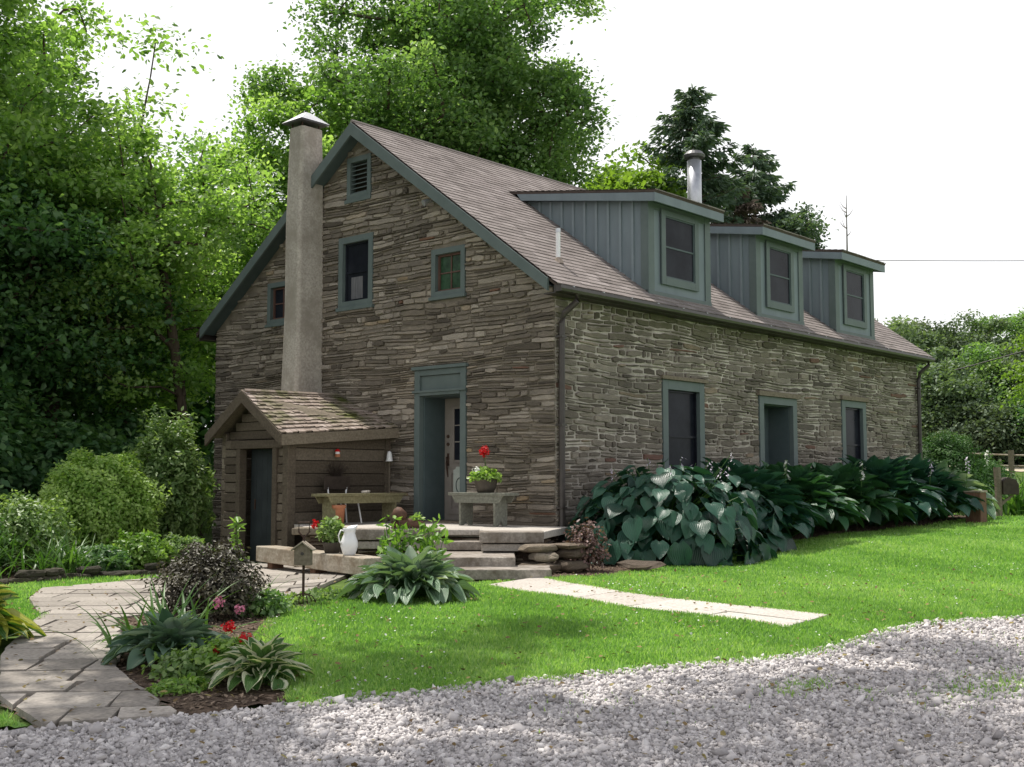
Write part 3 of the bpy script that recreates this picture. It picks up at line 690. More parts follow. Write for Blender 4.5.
# ------------------------------------------------------------------ log shed at the gable
shed = thing('log_shed', 'small weathered log entry shed with shake roof against the gable wall', 'shed')
SX = -2.25
RF, RB = (-2.52, 4.74, 2.25), (0, 5.28, 2.33)       # ridge front and back
EF, EB = (-2.52, 3.66, 1.50), (0, 3.55, 1.68)
LF, LB = (-2.52, 5.78, 1.53), (0, 6.40, 1.60)
mb = MB(); g = random.Random(4)
def bil(a, b, c, d, u, v):
    a, b, c, d = map(Vector, (a, b, c, d)); return a.lerp(b, u).lerp(d.lerp(c, u), v)
for (q0, q1, q2, q3) in ((EF, EB, RB, RF), (LF, LB, RB, RF)):
    nc = 11; nrm = (Vector(q1)-Vector(q0)).cross(Vector(q3)-Vector(q0)).normalized(); nrm = nrm if nrm.z > 0 else -nrm
    for i in range(nc):
        v0, v1 = i/nc, (i+1)/nc+.01; u = -.02*g.random(); sag = g.uniform(-.008, .008)
        while u < 1:
            w = g.uniform(.026, .06); a, b = max(u, -.005), min(u+w, 1.0)
            if b-a > .005:
                j = g.uniform(-.014, .014)+sag; lf = g.uniform(.018, .032)
                A = bil(q0, q1, q2, q3, a, v0-j)+nrm*lf; B = bil(q0, q1, q2, q3, b-.002, v0-j)+nrm*lf
                C_ = bil(q0, q1, q2, q3, b-.002, min(1, v1)); D_ = bil(q0, q1, q2, q3, a, min(1, v1))
                mb.add([A, B, C_, D_, A-nrm*lf, B-nrm*lf], [(0, 1, 2, 3), (4, 5, 1, 0)], 0, min(1, max(0, g.gauss(.55, .22))))
            u += w
    mb.prism([Vector(q0)-nrm*.045, Vector(q1)-nrm*.075, Vector(q2)-nrm*.075, Vector(q3)-nrm*.045], -nrm*.02, 1)
mb.tube([Vector(RF)+Vector((0, -.05, 0)), Vector(RB)+Vector((0, -.05, 0))], .035, 4, 0, .45); mb.tube([Vector(RF)+Vector((0, .05, -.01)), Vector(RB)+Vector((0, .05, -.01))], .03, 4, 0, .3)
mb.build('roof', [M['shake'], M['oldwood']], shed)
mb = MB()
for E_ in (EF, LF):
    a, b = Vector(E_), Vector(RF); s_ = 1 if E_ is EF else -1
    mb.prism([a+Vector((-.03, 0, .0)), b+Vector((-.03, 0, .0)), b+Vector((-.03, 0, -.20)), a+Vector((-.03, 0, -.19))], (.05, 0, 0))
mb.build('bargeboard', M['shedwood'], shed)
mb = MB(); mb.prism([Vector(EF)+Vector((0, .0, -.01)), Vector(EB)+Vector((0, .0, -.01)), Vector(EB)+Vector((0, 0, -.18)), Vector(EF)+Vector((0, 0, -.19))], (0, .035, 0)); mb.build('fascia', M['oldwood'], shed)
yr, yl = 3.82, 5.60
# front logs
mb = MB(); z = -.8; k = 0
dY0, dY1 = 4.20, 5.10
while z < 1.32:
    h = g.uniform(.13, .18)
    mb.box(SX+g.uniform(-.02, .01), SX+.14, yr+.06, dY0-.10, z+.012, z+h, 0, g.random()); mb.box(SX+g.uniform(-.02, .01), SX+.14, dY1+.10, yl, z+.012, z+h, 0, g.random()); z += h
mb.box(SX+.03, SX+.12, yr+.06, yl, -.8, 1.3, 1)if False else None
while z < 2.15:
    h = .15; half = (2.12-z)/(2.12-1.32)*1.05
    if half > .12: mb.box(SX+.01, SX+.12, 4.72-half*.86, 4.72+half*.84, z+.008, z+h, 0, g.random())
    z += h
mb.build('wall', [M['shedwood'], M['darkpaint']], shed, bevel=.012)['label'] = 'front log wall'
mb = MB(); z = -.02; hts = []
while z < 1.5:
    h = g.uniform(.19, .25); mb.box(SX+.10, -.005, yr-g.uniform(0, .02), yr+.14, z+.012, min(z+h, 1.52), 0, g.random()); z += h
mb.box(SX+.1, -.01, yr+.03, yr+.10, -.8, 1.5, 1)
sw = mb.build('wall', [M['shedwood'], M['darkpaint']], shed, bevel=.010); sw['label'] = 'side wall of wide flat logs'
mb = MB(); z = -.6
while z < 1.4:
    h = g.uniform(.16, .24); mb.box(SX+.02, -.005, yl, yl+.12, z+.01, z+h, 0, g.random()); z += h
mb.build('wall', [M['oldwood']], shed, bevel=.01)
mb = MB(); mb.box(SX-.035, SX+.13, yr-.03, yr+.12, -.6, 1.5); mb.box(-.14, -.01, yr-.05, yr+.02, .0, 1.55); mb.build('corner_post', M['shedwood'], shed, bevel=.01)
mb = MB(); mb.box(SX-.05, SX+.10, dY0-.11, dY0, -.7, 1.28, 0, .3); mb.box(SX-.05, SX+.10, dY1, dY1+.11, -.7, 1.28, 0, .35); mb.box(SX-.06, SX+.11, dY0-.25, dY1+.25, 1.28, 1.42, 0, .3)
mb.build('door_frame', M['shedwood'], shed, bevel=.008)
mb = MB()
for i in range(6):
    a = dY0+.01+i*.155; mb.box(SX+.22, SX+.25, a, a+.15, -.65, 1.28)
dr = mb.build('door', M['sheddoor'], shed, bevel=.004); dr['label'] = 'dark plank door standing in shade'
mb = MB(); mb.box(SX+.2, SX+.215, dY1-.12, dY1-.09, .25, .42); mb.build('handle', M['rust'], dr)

# ------------------------------------------------------------------ stoop, steps, path
stoop = thing('stone_stoop', 'raised flagstone stoop in front of the gable door', 'stoop')
F1, F2, F3, F4 = LS(-3.05, 17.9), LS(-1.08, 17.45), LS(-.42, 17.2), LS(.45, 17.0)
poly = [(-.002, -.25), (-.002, 3.78), (SX+.1, 3.78), F1, F2, F3, LS(-.45, 16.6), LS(.42, 16.45), (-1.0, -.75)]
mb = MB(); mb.prism([(x, y, -.08) for x, y in poly], (0, 0, .105), 0, .6); mb.build('paving', M['slabpale'], stoop, bevel=.01)
def edge_wall(p, q, z0, z1, seed, parent, name='riser', **k):
    mb = MB(); d = Vector((q[0]-p[0], q[1]-p[1], 0)); U = d.length; d.normalize(); n = Vector((d.y, -d.x, 0))
    if n.dot(Vector((-HX, -HY, 0))) < 0: n = -n
    stone_wall(mb, (p[0], p[1], 0), d, n, U, z0, lambda u: z1, [], seed, prot=.05, gap=.03, halfplanes=[((0, 1), z1)], **k)
    return mb.build(name, [M['stone_rough'], M['soil']], parent)
edge_wall(F1, F2, -.7, -.09, 21, stoop); edge_wall(F2, LS(-.45, 17.1), -.7, -.09, 22, stoop)
edge_wall(LS(-.40, 16.7), LS(.40, 16.6), -.7, -.17, 23, stoop); edge_wall(LS(.40, 16.6), (-1.0, -.72), -.7, -.1, 24, stoop)
def slab(name, l0, l1, s0, s1, z, th, mat, parent=None, seed=1, loc=None, skew=0):
    g = random.Random(seed); pts = []
    for (a, b) in ((l0, s0), (l1, s0+skew), (l1, s1), (l0, s1)): pts.append((a, b))
    out = []
    for i in range(4):
        a, b = pts[i], pts[(i+1) % 4]
        for k in range(5):
            t = k/5; out.append((a[0]+(b[0]-a[0])*t+g.uniform(-.012, .012), a[1]+(b[1]-a[1])*t+g.uniform(-.012, .012)))
    mb = MB(); w = [LS(*p) for p in out]
    mb.prism([(x, y, z-th) for x, y in w], (0, 0, th), 0, g.random())
    return mb.build(name, mat, parent, bevel=.012)
slab('coping_stone', -2.35, -1.06, 17.28, 17.75, .035, .16, M['slabstep'], stoop, 1)
slab('coping_stone', -.46, .44, 16.36, 16.9, .032, .15, M['slabstep'], stoop, 2)
slab('coping_stone', -1.03, -.48, 17.1, 17.5, .034, .08, M['slab'], stoop, 3)
slab('coping_stone', -2.25, -1.15, 17.32, 17.7, -.145, .11, M['slab'], stoop, 7)
slab('coping_stone', -.42, .36, 16.42, 16.9, -.135, .10, M['slab'], stoop, 8)
slab('coping_stone', -3.3, -2.4, 17.75, 18.2, .03, .10, M['oldwood'], stoop, 4)
st = 'stone steps from the path up to the stoop'
for i, (a, b, c, d, z, th, lab) in enumerate([(-1.15, -.15, 16.75, 17.4, -.12, .12, 'topmost narrow stone step just below the stoop edge'),
                                     (-1.45, .04, 15.45, 16.9, -.255, .13, 'middle long stone step with a thick rounded front edge'),
                                     (-.95, .49, 14.95, 15.7, -.375, .13, 'lowest stone step directly above the pale path')]):
    o = slab('stone_step', a, b, c, d, z, th, M['slabstep'], None, 30+i); tag(o, lab, 'step', st)
mb = MB(); g = random.Random(41)
sup = thing('step_base', 'rough stacked rubble holding up the stone steps', 'stonework')
for (p, q, z0, z1, sd_) in [(LS(-1.0, 16.85), LS(-.12, 16.85), -.6, -.24, 51), (LS(-1.4, 15.6), LS(0, 15.6), -.6, -.386, 52), (LS(-.9, 15.1), LS(.45, 15.1), -.6, -.506, 53), (LS(.45, 15.1), LS(.45, 15.6), -.6, -.506, 54)]:
    edge_wall(p, q, z0, z1, sd_, sup, 'rubble')
# loose stacked rocks beside the steps
def rock(mb, c, r, flat, seed, tone=None):
    g = random.Random(seed); vs = []; n = 9
    for k, zz in enumerate((-1, -.45, .45, 1)):
        rr = (.72, 1, 1, .78)[k]
        for i in range(n):
            a = i*2*math.pi/n; q = rr*(1+.18*math.sin(3*a+seed)+g.uniform(-.13, .13))
            vs.append((c[0]+r[0]*q*math.cos(a+.3*seed), c[1]+r[1]*q*math.sin(a+.3*seed), c[2]+flat*zz+g.uniform(-.01, .01)))
    fs = [list(range(n))[::-1], [3*n+i for i in range(n)]]
    for k in range(3):
        for i in range(n): fs.append((k*n+i, k*n+(i+1) % n, (k+1)*n+(i+1) % n, (k+1)*n+i))
    mb.add(vs, fs, 0, g.random() if tone is None else tone)
rk = 'flat rocks stacked dry at the right end of the steps'
for i, (l, s, z, rx, fl_, lab) in enumerate([(.35, 15.85, -.42, .28, .06, 'bottom pale flat rock of the dry stack beside the steps'), (.78, 16.0, -.40, .24, .07, 'bottom right block of the dry rock stack'), (.42, 15.9, -.28, .20, .055, 'squarish middle rock of the dry stack, near the steps'),
                                  (.82, 16.05, -.25, .23, .06, 'middle right rock of the dry stack near the purple shrub'), (.34, 15.95, -.165, .24, .05, 'reddish slab lying on the left of the rock stack'), (.80, 16.1, -.14, .30, .035, 'thin pale topmost slab of the rock stack')]):
    mb = MB(); rock(mb, (0, 0, 0), (rx, rx*.75), fl_, i+3); x, y = LS(l, s)
    o = mb.build('flat_rock', M['stone_rough'], None, bevel=.012, loc=(x, y, z)); o.rotation_euler = (0, 0, g.uniform(-.4, .4)-.85); tag(o, lab, 'rock', rk)
mb = MB(); rock(mb, (0, 0, 0), (.32, .16), .03, 5, .1); x, y = LS(1.75, 16.1)
o = mb.build('flat_rock', M['stone_rough'], None, loc=(x, y, T(x, y)+.10)); o.rotation_euler = (.25, 0, -1.2); tag(o, 'tilted dark slab leaning under the blue hosta leaves', 'rock')

# path of pale flags
U_ = [(-2.70, -1.95), (-3.2, -2.95), (-3.62, -3.9), (-3.82, -4.8), (-3.9, -5.7), (-3.96, -6.57)]
L_ = [(-4.1, -2.25), (-4.38, -3.1), (-4.56, -3.9), (-4.72, -4.75), (-4.82, -5.7), (-4.9, -6.6)]
mb = MB(); g = random.Random(3)
def lerp2(a, b, t): return (a[0]+(b[0]-a[0])*t, a[1]+(b[1]-a[1])*t)
for i in range(5):
    for j0, j1 in (((0, 1),) if i in (0, 2, 3) else ((0, .52), (.53, 1))):
        q = [lerp2(U_[i], L_[i], j0), lerp2(U_[i], L_[i], j1), lerp2(U_[i+1], L_[i+1], j1), lerp2(U_[i+1], L_[i+1], j0)]
        cx, cy = sum(p[0] for p in q)/4, sum(p[1] for p in q)/4
        q = [(cx+(p[0]-cx)*.985+g.uniform(-.02, .02), cy+(p[1]-cy)*.985+g.uniform(-.02, .02)) for p in q]
        dz = g.uniform(0, .008)
        vs = [(x, y, T(x, y)+.020+dz) for x, y in q]; mb.prism([(x, y, z-.05) for x, y, z in vs], (0, 0, .05), 0, g.uniform(.3, 1))
o = mb.build('path', M['slabpale'], None, bevel=.006); tag(o, kind='structure')
# patio flags: irregular courses of slabs
mb = MB(); g = random.Random(12)
P2 = [tuple(p) for p in PATIO]; aa = math.atan2(-HX, HY)+R(6)
px0, py0 = LS(-5, 5); s_ = 0
while s_ < 15:
    hh = g.uniform(.24, .5)+.018*s_; u = -4+g.uniform(-.4, 0)
    while u < 9:
        ww = g.uniform(.35, .95)*(.7+.03*s_)
        c4 = [(u+.012, s_+.012), (u+ww-.012, s_+.012), (u+ww-.012, s_+hh-.012), (u+.012, s_+hh-.012)]
        c4 = [(a+g.uniform(-.022, .022), b+g.uniform(-.022, .022)) for a, b in c4]
        c4 = [(px0+a*math.cos(aa)-b*math.sin(aa), py0+a*math.sin(aa)+b*math.cos(aa)) for a, b in c4]
        q = P2
        for i in range(4):
            a, b = c4[i], c4[(i+1) % 4]; n_ = (b[1]-a[1], -(b[0]-a[0])); q = clip(q, n_, n_[0]*a[0]+n_[1]*a[1]) if q else q
        if len(q) > 2:
            ar = abs(sum(q[i][0]*q[(i+1) % len(q)][1]-q[(i+1) % len(q)][0]*q[i][1] for i in range(len(q))))/2
            if ar > .012:
                dz = g.uniform(0, .012); out = []
                for i in range(len(q)):
                    a, b = q[i], q[(i+1) % len(q)]; L2 = math.hypot(b[0]-a[0], b[1]-a[1]); k_ = max(1, int(L2/.16))
                    for k in range(k_): out.append((a[0]+(b[0]-a[0])*k/k_+g.uniform(-.008, .008), a[1]+(b[1]-a[1])*k/k_+g.uniform(-.008, .008)))
                mb.prism([(x, y, T(x, y)-.02+dz) for x, y in out], (0, 0, .045), 0, g.random())
        u += ww
    s_ += hh
o = mb.build('paving', M['slab'], None); tag(o, kind='structure')

# ------------------------------------------------------------------ timber bench beam on posts
nl, fl2 = (-1.93, 15.5), (-3.98, 18.4)
bd = math.atan2(*(lambda a, b: (b[1]-a[1], b[0]-a[0]))(LS(*nl), LS(*fl2)))
nx_, ny_ = LS(*nl)
beam = thing('timber_beam_seat', 'long thick sun-bleached timber beam laid on short posts in front of the shed', 'bench', (nx_, ny_, 0), bd)
mb = MB(); mb.box(0, 3.55, -.34, 0, -.505, -.27); bb = mb.build('seat', M['timber'], beam, bevel=.015)
for x in (.35, 1.6, 3.1):
    mb = MB(); zg = T(*LS(-2.5, 16.5))-.1; mb.box(x, x+.17, -.27, -.07, zg, -.505); mb.build('leg', M['post'], beam, bevel=.01)
def beam_pt(u, v=-.17):
    c, s_ = math.cos(bd), math.sin(bd); return (nx_+c*u-s_*v, ny_+s_*u+c*v)

# low dark rails and boards under the stoop on the left
edge_wall(LS(-3.2, 18.3), LS(-2.9, 17.9), -.8, -.02, 66, stoop)

# ------------------------------------------------------------------ foliage helpers
LEAF_V = np.array([(0, 0, 0), (.34, .30, .05), (1, 0, -.08), (.34, -.30, .05), (.72, .20, .0), (.72, -.20, .0)], float)
LEAF_F = np.array([(0, 2, 4, 1), (0, 3, 5, 2)])
def leaves(P, size, tone, rng, up=.9, outward=None, ow=0, droop=.2, asp=1.0):
    n = len(P)
    nrm = rng.normal(size=(n, 3))*.55; nrm[:, 2] += up
    if outward is not None: nrm += outward*ow
    nrm = norm(nrm); d = rng.normal(size=(n, 3)); d[:, 2] -= droop
    if outward is not None: d += outward*.8
    d = norm(d-nrm*np.sum(d*nrm, 1, keepdims=True)); y = np.cross(nrm, d)
    sz = (size*rng.uniform(.65, 1.25, n))[:, None]
    V, F = stamp(LEAF_V, LEAF_F, P, d*sz, y*sz*asp, nrm*sz)
    return V, F, np.repeat(tone, len(LEAF_V))
def rand_ball(rng, n, p=1/3):
    d = norm(rng.normal(size=(n, 3))); return d*(rng.random(n)**p)[:, None]
def skeleton(base, top, clumps, rng, r0, taper=.25, wob=.25):
    nt_ = 9; nodes = []; par = []; 
    base = np.array(base, float); top = np.array(top, float)
    for i in range(nt_):
        t = i/(nt_-1); p = base+(top-base)*t+np.array([math.sin(t*4+base[0]), math.cos(t*3.3+base[1]), 0])*wob*t*.6
        nodes.append(p); par.append(i-1)
    leaf_of = []
    axis_ = nodes[nt_//2]
    dd = [min(np.linalg.norm(c-q) for q in nodes[2:nt_]) for c in clumps]
    order = np.argsort(dd)
    for k in order:
        c = clumps[k]; A = np.array(nodes[2:]); v = c-A; d = np.linalg.norm(v, axis=1)+1e-6
        cost = d*(1+1.3*np.clip(-v[:, 2]/d+.05, 0, 1))
        j = int(np.argmin(cost))+2
        p0 = nodes[j]; dist = np.linalg.norm(c-p0)
        if dist > .9:
            m1 = p0+(c-p0)*.5+rng.normal(size=3)*dist*.07; m1[2] += dist*.05
            nodes.append(m1); par.append(j); j = len(nodes)-1
        nodes.append(c.copy()); par.append(j); leaf_of.append(len(nodes)-1)
    n = len(nodes); acc = np.zeros(n)
    for l in leaf_of: acc[l] += 1
    for i in range(n-1, 0, -1): acc[par[i]] += acc[i]
    acc = np.maximum(acc, .5)
    rad = r0*(acc/acc[0])**.46
    for i in range(nt_): rad[i] = max(rad[i], r0*(1-.75*i/(nt_-1)))
    mb = MB()
    # flare
    mb.tube([base-np.array([0, 0, .4]), base+np.array([0, 0, .25]), nodes[1]], [r0*1.6, r0*1.12, rad[1]], 9)
    for i in range(1, n):
        if i == 1: continue
        a, b = nodes[par[i]], nodes[i]
        ra = min(rad[par[i]], rad[i]*1.35)
        mb.tube([a, b], [ra, max(rad[i]*.8, .008)], 7 if rad[i] > .06 else 4, cap=False)
    return mb
def tree(name, label, base, crown_c, crown_r, nclump, per, size, crad, mat, seed, trunk_r=.25, group=None, cat='tree', bark='bark', trunk_top=None, flat=.45, shell=.42, tone0=.45, gaps=0, cone=0, extra=(), trunk_low=None):
    rng = np.random.default_rng(seed)
    bz = T(base[0], base[1]); base = (base[0], base[1], bz)
    cc = np.array(crown_c, float); cr = np.array(crown_r, float)
    pts = rand_ball(rng, nclump*2, shell); 
    # sectors removed so that sky shows
    for k in range(gaps):
        d = norm(rng.normal(size=(1, 3)))[0]*.8; pts = pts[np.linalg.norm(pts-d, axis=1) > rng.uniform(.22, .4)]
    pts = pts[:nclump]
    pts *= (1+.16*np.sin(pts[:, :1]*5+seed)*np.cos(pts[:, 2:3]*4+seed))
    if cone: pts[:, :2] *= (1-cone*.5*(pts[:, 2:3]+1))
    clumps = cc+pts*cr
    if len(extra): clumps = np.vstack([clumps, np.array(extra, float)])
    clumps[:, 2] = np.maximum(clumps[:, 2], TT(clumps[:, 0], clumps[:, 1])+.5)
    t = thing(name, label, cat, base, 0, group)
    top = trunk_top if trunk_top is not None else cc+np.array([0, 0, cr[2]*.6])
    mb = skeleton(base, top, clumps, rng, trunk_r)
    mb.v = [(v[0]-base[0], v[1]-base[1], v[2]-base[2]) for v in mb.v]
    mb.build('trunk', M[bark], t, smooth=True)
    nc = len(clumps); cs = crad*rng.uniform(.55, 1.35, nc)
    cnt = (per*rng.uniform(.6, 1.4, nc)).astype(int); idx = np.repeat(np.arange(nc), cnt)
    q = rng.normal(size=(len(idx), 3))*.55
    # sprays: several flat layers per clump
    lay = rng.integers(0, 3, len(idx)); 
    off = q*cs[idx][:, None]; off[:, 2] = off[:, 2]*flat*.5+(lay-1)*cs[idx]*flat*.55-.18*(off[:, 0]**2+off[:, 1]**2)/np.maximum(cs[idx], .1)
    P = clumps[idx]+off
    ct = rng.normal(0, .14, nc)
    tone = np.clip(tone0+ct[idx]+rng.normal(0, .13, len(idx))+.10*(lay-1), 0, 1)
    V, F, tn = leaves(P, size, tone, rng, up=.8)
    npmesh('crown', V-np.array(base), F, M[mat], t, tone=tn)
    return t
def bush(name, label, c, r, n, size, mat, seed, group=None, cat='shrub', stems=10, inner=.55, lump=.12, tone0=.5, up=.5, asp=1.0, bark='bark', trunk=0):
    rng = np.random.default_rng(seed); bz = T(c[0], c[1])-.02
    t = thing(name, label, cat, (c[0], c[1], bz), 0, group)
    d = norm(rng.normal(size=(n, 3))); d[:, 2] = np.where(d[:, 2] < -.8, -d[:, 2], d[:, 2])
    rad = rng.uniform(inner**2, 1, n)**.5
    lum = 1+lump*np.sin(d[:, 0]*7+seed)*np.cos(d[:, 1]*6+seed*2)+lump*.8*np.sin(d[:, 2]*11+d[:, 0]*8)
    sh = norm(rng.normal(size=(140, 3))); dt = d@sh.T; bi = dt.argmax(1); mx_ = dt[np.arange(n), bi]
    rad = rad*(1+np.where(mx_ > .975, rng.uniform(.02, .24, 140)[bi]*(mx_-.975)/.025, -.03))
    rr = np.array(r); P = d*rad[:, None]*lum[:, None]*rr; P[:, 2] += rr[2]*.92+trunk
    P[:, 2] = np.maximum(P[:, 2], .03+trunk*.6)
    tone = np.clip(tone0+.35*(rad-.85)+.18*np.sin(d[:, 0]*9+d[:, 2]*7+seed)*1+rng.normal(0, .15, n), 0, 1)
    V, F, tn = leaves(P, size, tone, rng, up=up, outward=d, ow=.7, asp=asp)
    mb = MB(); g = random.Random(seed)
    for i in range(stems):
        a = g.uniform(0, 6.28); e = g.uniform(.3, .85)
        q = Vector((math.cos(a)*rr[0]*e, math.sin(a)*rr[1]*e, trunk+rr[2]*g.uniform(.8, 1.6)))
        mb.tube([(g.uniform(-.05, .05), g.uniform(-.05, .05), -.1), (q.x*.25, q.y*.25, trunk*.8+rr[2]*.3), (q.x, q.y, q.z)], [.022+trunk*.03, .014+trunk*.01, .004], 5, cap=False)
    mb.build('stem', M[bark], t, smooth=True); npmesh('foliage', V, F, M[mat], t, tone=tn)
    return t

# hosta leaf template (rows along the blade, 5 across) -----------------
def hosta_template(rows=8, cup=.12, tip=.35, wide=.42):
    V = []; UV = []
    for i in range(rows):
        t = i/(rows-1); w = wide*(math.sin(math.pi*min(1, t**.62))**.8 if t < 1 else 0)*(1.0 if t > .05 else .5)
        if i == 0: w = wide*.35
        back = -.10 if i == 0 else 0
        for j in range(5):
            u = (j-2)/2; x = t+(-.10*abs(u) if i == 0 else 0)-.0; 
            V.append((x, u*w, cup*abs(u)**1.5*(w/wide)-tip*t*t*.6+.02*math.sin(9*t)*abs(u))); UV.append((u, t))
    F = [(i*5+j, i*5+j+1, (i+1)*5+j+1, (i+1)*5+j) for i in range(rows-1) for j in range(4)]
    return np.array(V), np.array(F), np.array(UV)
HT = hosta_template()
def hosta_rosette(name, label, x, y, Rr, H, n, ll, mat, seed, group=None, narrow=.8, cat='hosta'):
    rng = np.random.default_rng(seed); t = thing(name, label, cat, (x, y, T(x, y)), 0, group)
    k = np.arange(n); e = (k+.5)/n; az = k*2.39996+rng.normal(0, .2, n); el = np.radians(8+68*e)+rng.normal(0, .12, n)
    hv = np.stack([np.cos(az), np.sin(az), 0*az], 1); up = np.array([0, 0, 1.])
    reach = (Rr-ll*.55)*(1-.75*e)*rng.uniform(.8, 1.1, n); P0 = hv*reach[:, None]+up*(H*(.35+.65*e)*rng.uniform(.8, 1.05, n))[:, None]*.8
    el2 = el-np.radians(22)*(1-e)
    dn = norm(hv*np.cos(el2)[:, None]+up*np.sin(el2)[:, None]+rng.normal(0, .12, (n, 3))); nn_ = norm(up*np.cos(el2)[:, None]-hv*np.sin(el2)[:, None]*.9+rng.normal(0, .2, (n, 3))); nn_ = norm(nn_-dn*np.sum(nn_*dn, 1, keepdims=True)); side = np.cross(nn_, dn)
    sz = (ll*rng.uniform(.65, 1.15, n)*(1-.2*e))[:, None]
    V, F = stamp(HT[0]*[1, 1, 2.0], HT[1], P0, dn*sz, side*sz*narrow, nn_*sz); V[:, 2] = np.maximum(V[:, 2], .015+rng.random(len(V))*.01)
    npmesh('foliage', V, F, M[mat], t, tone=np.repeat(np.clip(.45+rng.normal(0, .2, n), 0, 1), len(HT[0])), uv=np.tile(HT[2], (n, 1)), smooth=True)
    mb = MB()
    for i in range(n): p = P0[i]; mb.tube([(hv[i][0]*.02, hv[i][1]*.02, -.03), tuple(p*[.5, .5, .75]), tuple(p)], [.007, .006, .005], 4, cap=False)
    mb.build('stem', M['blade'], t); return t
def hosta(name, label, x, y, Rr, H, n, ll, mat, seed, group=None, flowers=None, squash=1.0, narrow=1.0, cat='hosta', leafdroop=.0, z=None, rz=0):
    rng = np.random.default_rng(seed); bz = T(x, y) if z is None else z
    t = thing(name, label, cat, (x, y, bz), rz, group)
    # points over a dome: i-th ring
    k = np.arange(n); e = ((k+.5)/n); az = k*2.39996+rng.normal(0, .25, n)
    el = np.arcsin(np.clip(.02+.98*e, 0, 1))+rng.normal(0, .07, n)       # elevation angle
    nrm = np.stack([np.cos(el)*np.cos(az), np.cos(el)*np.sin(az), np.sin(el)], 1)
    rj = rng.uniform(.78, 1.0, n)[:, None]
    P = nrm*np.array([Rr*squash, Rr, H])*rj*np.array([.92, .92, 1])
    out = np.stack([np.cos(az), np.sin(az), np.zeros(n)], 1)
    dn = np.stack([np.cos(az)*np.sin(el), np.sin(az)*np.sin(el), -np.cos(el)*.85-leafdroop], 1)+rng.normal(0, .24, (n, 3))
    dn = norm(dn+out*.35)
    nn_ = norm(nrm+np.array([0, 0, .35])+rng.normal(0, .27, (n, 3))); nn_ = norm(nn_-dn*np.sum(nn_*dn, 1, keepdims=True))
    side = np.cross(nn_, dn); sz = (ll*rng.uniform(.55, 1.2, n)*(1-.25*e))[:, None]
    P0 = P-dn*sz*.35
    P0[:, 2] = np.maximum(P0[:, 2], .06)
    V, F = stamp(HT[0], HT[1], P0, dn*sz, side*sz*narrow, nn_*sz)
    V[:, 2] = np.maximum(V[:, 2], .015+rng.random(len(V))*.01)
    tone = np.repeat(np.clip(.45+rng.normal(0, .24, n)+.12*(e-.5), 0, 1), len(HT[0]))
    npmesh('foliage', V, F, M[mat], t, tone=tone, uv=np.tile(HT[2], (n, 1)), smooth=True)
    mb = MB()
    for i in range(0, n, 2):
        p = P0[i]; mb.tube([(out[i][0]*.05, out[i][1]*.05, -.05), (p[0]*.45, p[1]*.45, p[2]*.7), tuple(p)], [.012, .010, .006], 4, cap=False)
    mb.build('stem', M['blade'], t)
    if flowers:
        sm = MB(); g = random.Random(seed)
        for i in range(flowers[0]):
            a = g.uniform(0, 6.28); r0 = g.uniform(.1, .7)*Rr; h = H*g.uniform(.85, 1.08)+.04
            b = Vector((math.cos(a)*r0, math.sin(a)*r0, h)); sm.tube([(b.x*.4, b.y*.4, H*.5), tuple(b)], [.006, .004], 4, cap=False)
            fm = MB()
            for q in range(9):
                c = b+Vector((g.uniform(-.05, .05), g.uniform(-.05, .05), -q*.02)); d = Vector((g.uniform(-1, 1), g.uniform(-1, 1), -.6)).normalized()*.055
                s2 = d.cross(Vector((0, 0, 1)))*.35
                fm.add([c, c+d*.6+s2, c+d, c+d*.6-s2], [(0, 1, 2, 3)], 0, g.random())
            fm.build('flower', M[flowers[1]], t)
        sm.build('flower_stalk', M['blade'], t)
    return t
def blades(n, length, width, rng, lean=(.15, 1.0), spread=.06, segs=6, curl=1.4, az0=None):
    Vs = []; Fs = []; T_ = []; base = 0
    for i in range(n):
        az = rng.uniform(0, 6.283) if az0 is None else az0+rng.normal(0, .5); L_b = length*rng.uniform(.6, 1.1); ln = rng.uniform(*lean); w = width*rng.uniform(.7, 1.2)
        ca, sa = math.cos(az), math.sin(az); x = z = 0; ang_ = ln*.35; px_, py_ = rng.normal(0, spread, 2); tn = rng.uniform(.2, .9)
        for k in range(segs+1):
            t = k/segs; ww = w*(1-t**2.2)*(.6+.8*min(1, t*3))*.5
            Vs += [(px_+ca*x-sa*ww, py_+sa*x+ca*ww, z+.15*ww), (px_+ca*x, py_+sa*x, z-.25*ww), (px_+ca*x+sa*ww, py_+sa*x-ca*ww, z+.15*ww)]; T_ += [tn]*3
            if k < segs:
                b = base+k*3; Fs += [(b, b+1, b+4, b+3), (b+1, b+2, b+5, b+4)]
            ang_ += ln*curl/segs; x += math.sin(ang_)*L_b/segs; z += math.cos(ang_)*L_b/segs
        base += (segs+1)*3
    V = np.array(Vs); V[:, 2] = np.maximum(V[:, 2], .01); return V, np.array(Fs), T_
def strap_plant(name, label, x, y, n, length, width, mat, seed, group=None, cat='plant', lean=(.2, 1.2), spread=.08):
    rng = np.random.default_rng(seed); V, F, T_ = blades(n, length, width, rng, lean, spread)
    o = npmesh(name, V, F, M[mat], None, tone=T_, smooth=True, loc=(x, y, T(x, y)))
    return tag(o, label, cat, group)
def bloom(c, r, n, seed, parent, mat, name='flower', sz=.028):
    rng = np.random.default_rng(seed); d = norm(rng.normal(size=(n, 3))); P = np.array(c)+d*r*rng.uniform(.5, 1, (n, 1))
    V, F, tn = leaves(P, sz, np.clip(rng.normal(.5, .25, n), 0, 1), rng, up=.3, outward=d, ow=1.2, asp=1.4); return npmesh(name, V, F, M[mat], parent, tone=tn)

